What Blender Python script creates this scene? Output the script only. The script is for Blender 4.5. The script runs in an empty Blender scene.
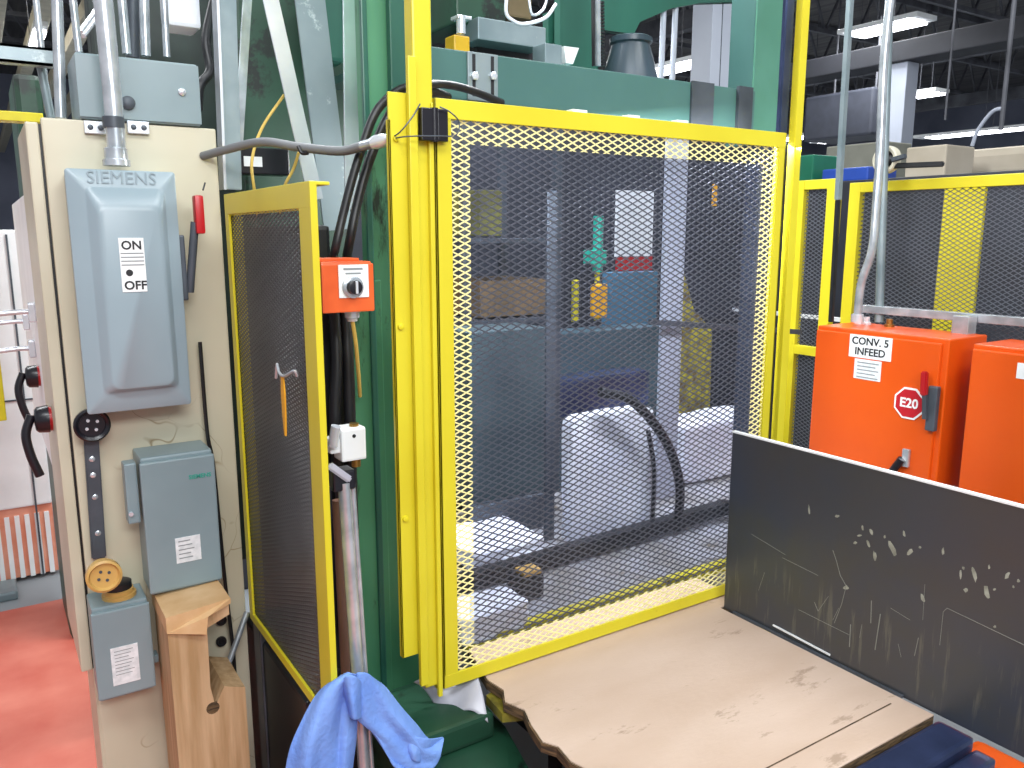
import bpy, bmesh, math, random
from mathutils import Vector, Matrix
random.seed(7)
SC = bpy.context.scene
COL = SC.collection

# ------------------------------------------------------------------ camera
F, H = 815.0, 1.6
PITCH, AZ = math.radians(10.4), math.radians(57.1)
cam_d = bpy.data.cameras.new('camera'); cam = bpy.data.objects.new('camera', cam_d); COL.objects.link(cam)
cam_d.sensor_width = 36.0; cam_d.lens = F / 1024 * 36.0; cam_d.clip_end = 200
cam.location = (0, 0, H)
cam.rotation_euler = (math.radians(90) - PITCH, 0, AZ - math.radians(90))
SC.camera = cam

# ------------------------------------------------------------------ world, lights, exposure
w = bpy.data.worlds.new('world'); SC.world = w; w.use_nodes = True
w.node_tree.nodes['Background'].inputs[0].default_value = (0.86, 0.92, 1.0, 1)
w.node_tree.nodes['Background'].inputs[1].default_value = 0.42
def area(name, loc, target, sx, sy, power, color=(0.95, 0.98, 1.0)):
    l = bpy.data.lights.new(name, 'AREA'); l.shape = 'RECTANGLE'; l.size = sx; l.size_y = sy
    l.energy = power; l.color = color
    o = bpy.data.objects.new(name, l); COL.objects.link(o); o.location = loc
    d = Vector(target) - Vector(loc); o.rotation_euler = d.to_track_quat('-Z', 'Y').to_euler()
    return o
area('aisle_and_fill_lamp', (-0.6, -0.6, 4.2), (0.9, 1.6, 0.8), 2.4, 0.6, 70)
area('aisle_and_fill_lamp', (2.2, -0.8, 4.4), (1.6, 1.2, 0.7), 2.4, 0.6, 62)
area('aisle_and_fill_lamp', (0.2, -1.6, 2.9), (1.3, 2.0, 0.9), 1.6, 0.6, 60)  # low fill light added behind the camera to brighten the sack fronts
area('interior_fill_light', (1.45, 1.60, 1.84), (1.6, 2.2, 0.75), 0.9, 0.06, 17)  # unseen fill light added inside the guard to brighten the interior
area('bay_lamp', (1.5, 2.6, 3.6), (1.5, 2.5, 0), 2.0, 0.6, 120)
area('bay_lamp', (6.0, 4.0, 5.5), (6.0, 4.0, 0), 3.0, 0.6, 200)
area('bay_lamp', (13.0, 9.0, 5.6), (13.0, 9.0, 0), 3.0, 1.0, 420)
area('bay_lamp', (4.0, 14.0, 5.6), (4.0, 14.0, 0), 3.0, 1.0, 700)
area('bay_lamp', (20.0, 18.0, 5.6), (20.0, 18.0, 0), 3.0, 1.0, 900)
area('bay_lamp', (-1.2, 5.0, 4.5), (-0.8, 4.4, 0), 2.4, 0.8, 110)
SC.view_settings.view_transform = 'Standard'; SC.view_settings.look = 'None'
SC.view_settings.gamma = 1.0; SC.view_settings.use_curve_mapping = False
SC.view_settings.exposure = 0.32

# ------------------------------------------------------------------ measuring: the sight line of a photo point met with a plane of the place
def _ray(px, py):
    a = (px - 512) / F; b = (384 - py) / F
    fw = math.cos(PITCH) + b * math.sin(PITCH); up = b * math.cos(PITCH) - math.sin(PITCH)
    return Vector((fw * math.cos(AZ) + a * math.sin(AZ), fw * math.sin(AZ) - a * math.cos(AZ), up))
def oy(px, py, Y): d = _ray(px, py); return Vector((0, 0, H)) + d * (Y / d.y)
def ox(px, py, X): d = _ray(px, py); return Vector((0, 0, H)) + d * (X / d.x)
def oz(px, py, Z): d = _ray(px, py); return Vector((0, 0, H)) + d * ((Z - H) / d.z)

# ------------------------------------------------------------------ materials
def lin(c):
    if isinstance(c, str):
        c = [int(c[i:i+2], 16) / 255 for i in (0, 2, 4)]
    return tuple((x / 12.92 if x <= 0.04045 else ((x + 0.055) / 1.055) ** 2.4) for x in c) + (1,)
def mat(name, c, rough=0.5, metal=0.0, c2=None, scale=6.0, detail=4, dirt=None, dirt_at=0.62, dirt_scale=9.0,
        stretch=(1, 1, 1), bump=0.0, bump_scale=60, emit=None, power=0, alpha=None):
    m = bpy.data.materials.new(name); m.use_nodes = True
    nt = m.node_tree; N = nt.nodes; L = nt.links; b = N['Principled BSDF']
    b.inputs['Roughness'].default_value = rough; b.inputs['Metallic'].default_value = metal
    tc = N.new('ShaderNodeTexCoord'); mp = N.new('ShaderNodeMapping'); mp.inputs['Scale'].default_value = stretch
    L.new(tc.outputs['Object'], mp.inputs['Vector'])
    n = N.new('ShaderNodeTexNoise'); n.inputs['Scale'].default_value = scale; n.inputs['Detail'].default_value = detail
    L.new(mp.outputs[0], n.inputs['Vector'])
    r = N.new('ShaderNodeValToRGB'); r.color_ramp.elements[0].position = 0.35; r.color_ramp.elements[1].position = 0.65
    c = lin(c); k2 = lin(c2) if c2 else tuple(x * 0.82 for x in c[:3]) + (1,)
    r.color_ramp.elements[0].color = k2; r.color_ramp.elements[1].color = c
    L.new(n.outputs['Fac'], r.inputs['Fac']); out = r.outputs['Color']
    if dirt:
        n2 = N.new('ShaderNodeTexNoise'); n2.inputs['Scale'].default_value = dirt_scale; n2.inputs['Detail'].default_value = 8
        n2.inputs['Roughness'].default_value = 0.7
        L.new(mp.outputs[0], n2.inputs['Vector'])
        r2 = N.new('ShaderNodeValToRGB'); r2.color_ramp.elements[0].position = dirt_at; r2.color_ramp.elements[1].position = dirt_at + 0.06
        r2.color_ramp.elements[0].color = (0, 0, 0, 1); r2.color_ramp.elements[1].color = (1, 1, 1, 1)
        L.new(n2.outputs['Fac'], r2.inputs['Fac'])
        mx = N.new('ShaderNodeMixRGB'); mx.inputs['Color2'].default_value = lin(dirt)
        L.new(r2.outputs['Color'], mx.inputs['Fac']); L.new(out, mx.inputs['Color1']); out = mx.outputs['Color']
    L.new(out, b.inputs['Base Color'])
    if bump:
        n3 = N.new('ShaderNodeTexNoise'); n3.inputs['Scale'].default_value = bump_scale; n3.inputs['Detail'].default_value = 5
        L.new(mp.outputs[0], n3.inputs['Vector'])
        bp = N.new('ShaderNodeBump'); bp.inputs['Strength'].default_value = bump; bp.inputs['Distance'].default_value = 0.01
        L.new(n3.outputs['Fac'], bp.inputs['Height']); L.new(bp.outputs[0], b.inputs['Normal'])
    if emit:
        b.inputs['Emission Color'].default_value = lin(emit); b.inputs['Emission Strength'].default_value = power
    return m
def nodes_of(m): return m.node_tree.nodes, m.node_tree.links, m.node_tree.nodes['Principled BSDF']

M = {}
M['yellow'] = mat('yellow_paint', 'd3c72a', 0.38, c2='c9ba20', scale=3, dirt='a89a1c', dirt_at=0.70, dirt_scale=14)
M['yellow_old'] = mat('worn_yellow_paint', 'd9cc1a', 0.5, c2='b5a81c', scale=5, dirt='5c5420', dirt_at=0.62)
M['green'] = mat('green_machine_paint', '2f6656', 0.36, c2='245447', scale=4, dirt='27402f', dirt_at=0.66, dirt_scale=8, stretch=(1, 1, 0.4))
M['green_dark'] = mat('dark_green_paint', '528f6c', 0.4, c2='3b7553', scale=5, dirt='15241a', dirt_at=0.56, dirt_scale=6, stretch=(1, 1, 0.25))
M['green_deep'] = mat('deep_green_paint', '1f4a36', 0.42, c2='163626', scale=4, dirt='0d1a14', dirt_at=0.55, dirt_scale=5)
M['green_lit'] = mat('lit_green_paint', '5a917e', 0.4, c2='4b806c', scale=3)  # column green lightened for its front face, light put into the colour
M['green_gray'] = mat('grey_green_paint', '4b726e', 0.38, c2='416763', scale=3, dirt='35504c', dirt_at=0.70)
M['steel'] = mat('galvanised_steel', 'd0d5da', 0.25, 0.6, c2='a8b0b6', scale=18)
M['chrome'] = mat('bright_zinc', 'e6e9ee', 0.25, 0.5, c2='ccd2da')
M['gray_box'] = mat('grey_enamel', '93a4ac', 0.3, c2='899aa2', scale=3)
M['gray_box2'] = mat('blue_grey_enamel', '83959a', 0.36, c2='788a8f', scale=4, dirt='6b7c82', dirt_at=0.70)
M['gray_plate'] = mat('grey_steel_plate', '8f9ca0', 0.4, 0.35, c2='76868b', scale=7, dirt='b9c3c4', dirt_at=0.64)
M['gray_dark'] = mat('dark_grey_metal', '565d66', 0.45, 0.3, c2='434950', scale=8)
M['scuffed'] = mat('scuffed_steel', '8a979b', 0.4, 0.2, c2='7b8a8e', scale=5, dirt='c9d2d4', dirt_at=0.58, dirt_scale=7)
M['black'] = mat('black_rubber', '1b1c20', 0.42, c2='121316', scale=10)
M['black_plastic'] = mat('black_plastic', '17151d', 0.3)
M['orange'] = mat('orange_enamel', 'dc5812', 0.33, c2='d5500e', scale=2, dirt='a8441c', dirt_at=0.74, dirt_scale=20)
M['orange_box'] = mat('worn_orange_enamel', 'e2622a', 0.36, c2='d2541e', scale=14, dirt='8c4a2a', dirt_at=0.66, dirt_scale=20)
M['slate_dark'] = mat('dark_slate_paint', '3a4252', 0.5, c2='2c3240', scale=4)
M['white'] = mat('white_label', 'eef0f0', 0.5, c2='e2e4e4')
M['paper'] = mat('printed_label', 'e6e8ea', 0.5, c2='cdd2d4', scale=70)
M['ink'] = mat('black_ink', '1a1a1e', 0.5)
M['red'] = mat('red_plastic', 'b41a20', 0.35)
M['red_sign'] = mat('red_sign_face', 'c0202c', 0.35)
M['dim_label'] = mat('grey_print', '8f9596', 0.5)
M['green_print'] = mat('green_print', '2f9a88', 0.5)
M['wood'] = mat('raw_timber', 'c6a680', 0.75, c2='a8875e', scale=5, stretch=(9, 9, 0.7), bump=0.15, bump_scale=14, dirt='7a5636', dirt_at=0.70, dirt_scale=4)
M['wood_end'] = mat('timber_end_grain', 'd9b68a', 0.8, c2='c69d6c', scale=12)
M['tan'] = mat('tan_plastic', 'cba45e', 0.45, c2='bd9550')
M['blue_rag'] = mat('blue_shop_cloth', '7ea2e4', 0.9, c2='6a90da', scale=8, bump=0.3, bump_scale=90)
M['plastic_white'] = mat('white_plastic_sheet', 'f4f5fa', 0.4, c2='dfe2ee', scale=5, bump=0.3, bump_scale=7)
M['poly_grey'] = mat('grey_plastic_sheet', 'b4b4bc', 0.35, c2='9a9aa6', scale=9)
M['brass'] = mat('brass', 'b08a4a', 0.3, 0.9)
M['brown'] = mat('brown_board', '6e5e40', 0.7, c2='5a4c34', scale=4)
M['card'] = mat('cardboard', 'c2b8a8', 0.8, c2='b0a593', scale=3)
M['navy'] = mat('navy_steel', '46527a', 0.3, 0.5, c2='303a58', scale=6)
M['blue'] = mat('blue_plastic', '2f55b8', 0.4)
M['blue_cab'] = mat('blue_cabinet_paint', '52819c', 0.45, c2='3f6c86', scale=4)
M['teal'] = mat('teal_plastic', '2bb59c', 0.4)
M['bin_green'] = mat('green_bin_plastic', '1f7a5c', 0.5)
M['orange_tag'] = mat('orange_yellow_tag', 'f2b01c', 0.4)
M['cable_yellow'] = mat('yellow_cable', 'd8b85a', 0.45)
M['cable_grey'] = mat('grey_cable_jacket', '77797c', 0.5)
M['column_white'] = mat('white_column_paint', 'c0c6d2', 0.5, c2='b0b6c4', scale=1)
M['lamp'] = mat('lit_tube', 'ffffff', 0.5, emit='f4f6ff', power=9)
M['ceiling'] = mat('dark_roof_deck', '6a6868', 0.8, c2='4c4b4e', scale=2.0, stretch=(3, 0.15, 1))
M['truss'] = mat('dark_truss_steel', '6a6b72', 0.6, c2='45464c', scale=2)
M['far_wall'] = mat('far_wall', '9296aa', 0.8, c2='767a8c', scale=0.5)

def make_beige():       # cabinet paint: cream with glue scars, scratches and rust
    m = mat('cream_cabinet_paint', 'c8c2ac', 0.42, c2='bab39b', scale=2.0)
    N, L, b = nodes_of(m)
    src = b.inputs['Base Color'].links[0].from_socket
    tc = N.new('ShaderNodeTexCoord')
    v = N.new('ShaderNodeTexVoronoi'); v.feature = 'DISTANCE_TO_EDGE'; v.inputs['Scale'].default_value = 7
    nz = N.new('ShaderNodeTexNoise'); nz.inputs['Scale'].default_value = 5
    mxv = N.new('ShaderNodeMixRGB'); mxv.inputs['Fac'].default_value = 0.25
    L.new(tc.outputs['Object'], nz.inputs['Vector']); L.new(tc.outputs['Object'], mxv.inputs['Color1']); L.new(nz.outputs['Color'], mxv.inputs['Color2'])
    L.new(mxv.outputs[0], v.inputs['Vector'])
    r = N.new('ShaderNodeValToRGB'); r.color_ramp.elements[0].position = 0.0; r.color_ramp.elements[1].position = 0.012
    r.color_ramp.elements[0].color = (1, 1, 1, 1); r.color_ramp.elements[1].color = (0, 0, 0, 1)
    L.new(v.outputs['Distance'], r.inputs['Fac'])
    n2 = N.new('ShaderNodeTexNoise'); n2.inputs['Scale'].default_value = 3.3; n2.inputs['Detail'].default_value = 3
    L.new(tc.outputs['Object'], n2.inputs['Vector'])
    r2 = N.new('ShaderNodeValToRGB'); r2.color_ramp.elements[0].position = 0.5; r2.color_ramp.elements[1].position = 0.6
    L.new(n2.outputs['Fac'], r2.inputs['Fac'])
    mu = N.new('ShaderNodeMath'); mu.operation = 'MULTIPLY'; L.new(r.outputs[0], mu.inputs[0]); L.new(r2.outputs[0], mu.inputs[1])
    sz = N.new('ShaderNodeSeparateXYZ'); L.new(tc.outputs['Object'], sz.inputs[0])
    lz = N.new('ShaderNodeMath'); lz.operation = 'LESS_THAN'; L.new(sz.outputs['Z'], lz.inputs[0]); lz.inputs[1].default_value = 1.17
    mu0 = mu; mu = N.new('ShaderNodeMath'); mu.operation = 'MULTIPLY'; L.new(mu0.outputs[0], mu.inputs[0]); L.new(lz.outputs[0], mu.inputs[1])
    mx = N.new('ShaderNodeMixRGB'); mx.inputs['Color2'].default_value = lin('8a7656')
    L.new(mu.outputs[0], mx.inputs['Fac']); L.new(src, mx.inputs['Color1']); L.new(mx.outputs[0], b.inputs['Base Color'])
    return m
M['beige'] = make_beige()
M['beige_clean'] = mat('cream_side_paint', 'c6c0aa', 0.4, c2='b8b19a', scale=3)

def make_mesh_mat(name, base, edge, x0, x1, z0, z1, band, axis='XZ'):  # bare strands with yellow overspray next to the frame
    m = mat(name, base, 0.4, 0.5)
    N, L, b = nodes_of(m); src = b.inputs['Base Color'].links[0].from_socket
    g = N.new('ShaderNodeNewGeometry'); s = N.new('ShaderNodeSeparateXYZ'); L.new(g.outputs['Position'], s.inputs[0])
    def mth(op, a, v):
        n = N.new('ShaderNodeMath'); n.operation = op
        for i, q in enumerate((a, v)):
            if hasattr(q, 'links'): L.new(q, n.inputs[i])
            else: n.inputs[i].default_value = q
        return n.outputs[0]
    u, z = s.outputs[axis[0]], s.outputs['Z']
    d = mth('MINIMUM', mth('MINIMUM', mth('SUBTRACT', u, x0), mth('SUBTRACT', x1, u)), mth('MINIMUM', mth('SUBTRACT', z, z0), mth('SUBTRACT', z1, z)))
    f = mth('LESS_THAN', d, band)
    mx = N.new('ShaderNodeMixRGB'); mx.inputs['Color2'].default_value = lin(edge)
    L.new(f, mx.inputs['Fac']); L.new(src, mx.inputs['Color1']); L.new(mx.outputs[0], b.inputs['Base Color'])
    inv = mth('SUBTRACT', 1.0, f); L.new(mth('MULTIPLY', inv, 0.5), b.inputs['Metallic'])
    return m

def make_ply():
    m = mat('plywood', 'cab29f', 0.7, c2='bea48f', scale=2.2, stretch=(1, 3, 1), dirt='a58d78', dirt_at=0.60, dirt_scale=5, bump=0.1)
    return m
M['ply'] = make_ply()
M['ply_edge'] = mat('plywood_edge', '6e5638', 0.8, c2='33281a', scale=30, stretch=(1, 1, 8))

def make_plate():    # hot-rolled plate: dark mill scale, olive bloom, pale scuffs
    m = mat('hot_rolled_plate', '484e5a', 0.34, 0.4, c2='504e4c', scale=2.4, detail=5)
    N, L, b = nodes_of(m); src = b.inputs['Base Color'].links[0].from_socket
    tc = N.new('ShaderNodeTexCoord')
    def layer(src, scale, stretch, at, wdt, col, zlo, zhi, gate):
        mp = N.new('ShaderNodeMapping'); mp.inputs['Scale'].default_value = stretch; L.new(tc.outputs['Object'], mp.inputs['Vector'])
        n = N.new('ShaderNodeTexNoise'); n.inputs['Scale'].default_value = scale; n.inputs['Detail'].default_value = 6; n.inputs['Roughness'].default_value = 0.65
        L.new(mp.outputs[0], n.inputs['Vector'])
        r = N.new('ShaderNodeValToRGB'); r.color_ramp.elements[0].position = at; r.color_ramp.elements[1].position = at + wdt
        L.new(n.outputs['Fac'], r.inputs['Fac'])
        sp = N.new('ShaderNodeSeparateXYZ'); L.new(tc.outputs['Object'], sp.inputs[0])
        a = N.new('ShaderNodeMapRange'); a.interpolation_type = 'SMOOTHSTEP'
        a.inputs['From Min'].default_value = zlo - 0.05; a.inputs['From Max'].default_value = zlo + 0.03
        L.new(sp.outputs['Z'], a.inputs['Value'])
        c = N.new('ShaderNodeMapRange'); c.interpolation_type = 'SMOOTHSTEP'
        c.inputs['From Min'].default_value = zhi + 0.05; c.inputs['From Max'].default_value = zhi - 0.03
        L.new(sp.outputs['Z'], c.inputs['Value'])
        m1 = N.new('ShaderNodeMath'); m1.operation = 'MULTIPLY'; L.new(a.outputs[0], m1.inputs[0]); L.new(c.outputs[0], m1.inputs[1])
        m2 = N.new('ShaderNodeMath'); m2.operation = 'MULTIPLY'; L.new(m1.outputs[0], m2.inputs[0]); L.new(r.outputs[0], m2.inputs[1])
        m3 = N.new('ShaderNodeMath'); m3.operation = 'MULTIPLY'; L.new(m2.outputs[0], m3.inputs[0]); m3.inputs[1].default_value = gate
        mx = N.new('ShaderNodeMixRGB'); mx.inputs['Color2'].default_value = lin(col)
        L.new(m3.outputs[0], mx.inputs['Fac']); L.new(src, mx.inputs['Color1']); return mx.outputs[0]
    src = layer(src, 3.0, (1, 1, 1), 0.45, 0.25, '55543f', 0.03, 0.30, 0.5)
    src = layer(src, 40, (1, 1.5, 0.12), 0.56, 0.10, '77766a', 0.03, 0.16, 0.55)
    L.new(src, b.inputs['Base Color'])
    return m
M['plate'] = make_plate()

# ------------------------------------------------------------------ mesh builder
def cr(pts, n=8):        # smooth curve through points
    P = [Vector(p) for p in pts]; P = [P[0] * 2 - P[1]] + P + [P[-1] * 2 - P[-2]]; out = []
    for i in range(1, len(P) - 2):
        for k in range(n):
            t = k / n; a, b, c, d = P[i-1], P[i], P[i+1], P[i+2]
            out.append(0.5 * ((2*b) + (c-a)*t + (2*a-5*b+4*c-d)*t*t + (3*b-a-3*c+d)*t*t*t))
    out.append(P[-2]); return out

class MB:
    def __init__(s): s.bm = bmesh.new()
    def box(s, a, b, bevel=0.0, rot=None, piv=None):
        a = Vector(a); b = Vector(b)
        lo = Vector([min(a[i], b[i]) for i in range(3)]); hi = Vector([max(a[i], b[i]) for i in range(3)])
        V = [s.bm.verts.new((x, y, z)) for x in (lo.x, hi.x) for y in (lo.y, hi.y) for z in (lo.z, hi.z)]
        Fs = [(0,1,3,2), (4,6,7,5), (0,4,5,1), (2,3,7,6), (0,2,6,4), (1,5,7,3)]
        fs = [s.bm.faces.new([V[i] for i in f]) for f in Fs]
        if bevel:
            es = list({e for f in fs for e in f.edges})
            r = bmesh.ops.bevel(s.bm, geom=es, offset=bevel, segments=2, profile=0.6, affect='EDGES')
            V = list({v for f in r['faces'] for v in f.verts} | {v for v in V if v.is_valid})
        if rot is not None:
            p = Vector(piv) if piv is not None else (lo + hi) / 2
            R = Matrix.Translation(p) @ rot @ Matrix.Translation(-p)
            for v in V: v.co = R @ v.co
        return s
    def bar(s, p0, p1, w, h, up=(0, 0, 1), bevel=0):   # rectangular bar from p0 to p1
        p0, p1 = Vector(p0), Vector(p1); d = (p1 - p0).normalized(); up = Vector(up)
        x = d.cross(up)
        if x.length < 1e-4: x = d.cross(Vector((1, 0, 0)))
        x.normalize(); y = x.cross(d).normalized()
        r = []
        for p in (p0, p1):
            r.append([s.bm.verts.new(p + x * a * w / 2 + y * b * h / 2) for a, b in ((-1,-1), (1,-1), (1,1), (-1,1))])
        fs = [s.bm.faces.new(r[0][::-1]), s.bm.faces.new(r[1])]
        for i in range(4):
            j = (i + 1) % 4; fs.append(s.bm.faces.new([r[0][i], r[0][j], r[1][j], r[1][i]]))
        if bevel: bmesh.ops.bevel(s.bm, geom=list({e for f in fs for e in f.edges}), offset=bevel, segments=2, affect='EDGES')
        return s
    def prism(s, pts, ext):       # polygon (3D pts) extruded by vector ext
        ext = Vector(ext); P = [Vector(p) for p in pts]
        a = [s.bm.verts.new(p) for p in P]; b = [s.bm.verts.new(p + ext) for p in P]
        s.bm.faces.new(a[::-1]); s.bm.faces.new(b); n = len(P)
        for i in range(n): j = (i + 1) % n; s.bm.faces.new([a[i], a[j], b[j], b[i]])
        return s
    def tube(s, pts, r, seg=10, caps=True, radii=None):
        P = [Vector(p) for p in pts]; rings = []; prev = None
        for i, p in enumerate(P):
            t = (P[min(i+1, len(P)-1)] - P[max(i-1, 0)])
            if t.length < 1e-9: t = Vector((0, 0, 1))
            t.normalize()
            if prev is None:
                u = t.cross(Vector((0, 0, 1)));
                if u.length < 1e-3: u = t.cross(Vector((1, 0, 0)))
            else: u = prev - t * prev.dot(t)
            u.normalize(); prev = u; v = t.cross(u); rr = radii[i] if radii else r
            rings.append([s.bm.verts.new(p + (u * math.cos(a) + v * math.sin(a)) * rr) for a in [k * 2 * math.pi / seg for k in range(seg)]])
        for a, b in zip(rings, rings[1:]):
            for k in range(seg): s.bm.faces.new([a[k], a[(k+1) % seg], b[(k+1) % seg], b[k]])
        if caps: s.bm.faces.new(rings[0][::-1]); s.bm.faces.new(rings[-1])
        return s
    def cyl(s, p0, p1, r, r1=None, seg=20): return s.tube([p0, p1], r, seg, radii=[r, r if r1 is None else r1])
    def lathe(s, c, axis, prof, seg=28):  # prof: [(distance along axis, radius)]
        c, ax = Vector(c), Vector(axis).normalized()
        return s.tube([c + ax * h for h, _ in prof], 0, seg, radii=[max(r, 1e-4) for _, r in prof]) if False else s._lathe(c, ax, prof, seg)
    def _lathe(s, c, ax, prof, seg):
        u = ax.cross(Vector((0, 0, 1)));
        if u.length < 1e-3: u = ax.cross(Vector((1, 0, 0)))
        u.normalize(); v = ax.cross(u)
        rings = [[s.bm.verts.new(c + ax * h + (u * math.cos(a) + v * math.sin(a)) * max(r, 1e-4)) for a in [k * 2 * math.pi / seg for k in range(seg)]] for h, r in prof]
        for a, b in zip(rings, rings[1:]):
            for k in range(seg): s.bm.faces.new([a[k], a[(k+1) % seg], b[(k+1) % seg], b[k]])
        s.bm.faces.new(rings[0][::-1]); s.bm.faces.new(rings[-1]); return s
    def rings(s, rs, cap=True):
        R = [[s.bm.verts.new(p) for p in r] for r in rs]; n = len(R[0])
        for a, b in zip(R, R[1:]):
            for k in range(n): s.bm.faces.new([a[k], a[(k+1) % n], b[(k+1) % n], b[k]])
        if cap: s.bm.faces.new(R[0][::-1]); s.bm.faces.new(R[-1])
        return s
    def grid(s, fn, nu, nv):
        V = [[s.bm.verts.new(fn(i / nu, j / nv)) for j in range(nv + 1)] for i in range(nu + 1)]
        for i in range(nu):
            for j in range(nv): s.bm.faces.new([V[i][j], V[i+1][j], V[i+1][j+1], V[i][j+1]])
        return s
    def build(s, name, m, parent=None, smooth=False, solid=0, subsurf=0):
        bm = s.bm; bmesh.ops.recalc_face_normals(bm, faces=bm.faces)
        if parent is None:
            xs = [v.co for v in bm.verts]
            org = Vector(((min(v.x for v in xs) + max(v.x for v in xs)) / 2, (min(v.y for v in xs) + max(v.y for v in xs)) / 2, min(v.z for v in xs)))
        else: org = wloc(parent)
        for v in bm.verts: v.co -= org
        me = bpy.data.meshes.new(name); bm.to_mesh(me); bm.free()
        for f in me.polygons: f.use_smooth = False
        if smooth:
            for f in me.polygons: f.use_smooth = True
            try: me.set_sharp_from_angle(angle=math.radians(40))
            except Exception: pass
        me.materials.append(m if not isinstance(m, str) else M[m])
        o = bpy.data.objects.new(name, me); COL.objects.link(o)
        if parent is None: o.location = org
        else: o.parent = parent
        if solid:
            md = o.modifiers.new('solid', 'SOLIDIFY'); md.thickness = solid
        if subsurf:
            md = o.modifiers.new('sub', 'SUBSURF'); md.levels = subsurf; md.render_levels = subsurf
        return o
def wloc(o):
    p = Vector((0, 0, 0))
    while o: p += o.location; o = o.parent
    return p
def thing(name, label, cat, loc, group=None):
    o = bpy.data.objects.new(name, None); COL.objects.link(o); o.location = loc; o.empty_display_size = 0.1
    return tag(o, label, cat, group)
def tag(o, label, cat, group=None, kind=None):
    o['label'] = label; o['category'] = cat
    if group: o['group'] = group
    if kind: o['kind'] = kind
    return o
def struct(o): o['kind'] = 'structure'; return o
def text(name, body, size, origin, xdir, ydir, m, parent, align='CENTER', depth=0.0006, bold=0.0):
    c = bpy.data.curves.new(name, 'FONT'); c.body = body; c.size = size; c.align_x = align; c.align_y = 'CENTER'; c.extrude = depth; c.offset = bold
    c.resolution_u = 3
    t = bpy.data.objects.new(name, c); COL.objects.link(t)
    dg = bpy.context.evaluated_depsgraph_get(); me = bpy.data.meshes.new_from_object(t.evaluated_get(dg))
    bpy.data.objects.remove(t)
    x = Vector(xdir).normalized(); y = Vector(ydir).normalized(); z = x.cross(y)
    R = Matrix((x, y, z)).transposed().to_4x4(); org = wloc(parent)
    for v in me.vertices: v.co = (R @ v.co) + Vector(origin) - org
    me.materials.clear(); me.materials.append(M[m])
    o = bpy.data.objects.new(name, me); COL.objects.link(o); o.parent = parent
    return o
def dup(o, d, label=None):      # copy a thing with its parts and sub-parts, moved by d
    c = o.copy(); COL.objects.link(c); c.location = o.location + Vector(d)
    if label: c['label'] = label
    for ch in o.children:
        a = ch.copy(); COL.objects.link(a); a.parent = c
        for g in ch.children:
            b = g.copy(); COL.objects.link(b); b.parent = a
    return c
XP, YP, ZPv = (1, 0, 0), (0, 1, 0), (0, 0, 1)

def clip_line(u0, v0, du, dv, U0, U1, V0, V1):
    t0, t1 = -1e9, 1e9
    for p, d, lo, hi in ((u0, du, U0, U1), (v0, dv, V0, V1)):
        a, b = (lo - p) / d, (hi - p) / d
        if a > b: a, b = b, a
        t0, t1 = max(t0, a), min(t1, b)
    return (t0, t1) if t1 - t0 > 1e-3 else None
def expanded(U0, U1, V0, V1, cw, ch, wdt, thk, to3, nrm, kink=None):
    """expanded metal sheet: two crossing families of strands; to3 maps (u, v) to the place"""
    mb = MB(); n = Vector(nrm)
    for sgn in (1, -1):
        du, dv = cw, sgn * ch
        span = (U1 - U0) + (V1 - V0) * cw / ch
        k = 0
        while k * cw < span + cw:
            base = U0 + k * cw if sgn < 0 else U0 - (V1 - V0) * cw / ch + k * cw
            r = clip_line(base, V0, du, dv, U0, U1, V0, V1)
            k += 1
            if not r: continue
            a = to3(base + du * r[0], V0 + dv * r[0]); b = to3(base + du * r[1], V0 + dv * r[1])
            off = n * (0.0005 * sgn)
            mb.bar(a + off, b + off, thk, wdt, up=tuple((b - a).cross(n).normalized()))
    return mb

# ================================================================== SETTING
def make_floor():
    m = mat('factory_floor', '8d9296', 0.45, c2='7c8084', scale=1.5, dirt='5a5c60', dirt_at=0.66)
    N, L, b = nodes_of(m); src = b.inputs['Base Color'].links[0].from_socket
    g = N.new('ShaderNodeTexCoord'); s = N.new('ShaderNodeSeparateXYZ'); L.new(g.outputs['Object'], s.inputs[0])
    def mth(op, a, v=0.0):
        n = N.new('ShaderNodeMath'); n.operation = op
        for i, q in enumerate((a, v)):
            if hasattr(q, 'links'): L.new(q, n.inputs[i])
            else: n.inputs[i].default_value = q
        return n.outputs[0]
    x, y = s.outputs['X'], s.outputs['Y']
    red = mth('MULTIPLY', mth('LESS_THAN', x, 0.75), mth('LESS_THAN', y, 3.95))
    n = N.new('ShaderNodeTexNoise'); n.inputs['Scale'].default_value = 5; n.inputs['Detail'].default_value = 6; L.new(g.outputs['Object'], n.inputs['Vector'])
    r = N.new('ShaderNodeValToRGB'); r.color_ramp.elements[0].position = 0.3; r.color_ramp.elements[1].position = 0.72
    r.color_ramp.elements[0].color = lin('b05040'); r.color_ramp.elements[1].color = lin('c4705e'); L.new(n.outputs['Fac'], r.inputs['Fac'])
    mx = N.new('ShaderNodeMixRGB'); L.new(red, mx.inputs['Fac']); L.new(src, mx.inputs['Color1']); L.new(r.outputs[0], mx.inputs['Color2'])
    # expansion joints
    jy = mth('LESS_THAN', mth('ABSOLUTE', mth('SUBTRACT', y, 2.52)), 0.010)
    j2 = mth('LESS_THAN', mth('ABSOLUTE', mth('SUBTRACT', y, 2.42)), 0.005)
    jx = mth('LESS_THAN', mth('ABSOLUTE', mth('SUBTRACT', x, 3.2)), 0.006)
    j = mth('MAXIMUM', mth('MAXIMUM', jy, jx), j2)
    mx2 = N.new('ShaderNodeMixRGB'); mx2.inputs['Color2'].default_value = lin('5c3a36'); L.new(j, mx2.inputs['Fac']); L.new(mx.outputs[0], mx2.inputs['Color1'])
    L.new(mx2.outputs[0], b.inputs['Base Color']); return m
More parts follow.
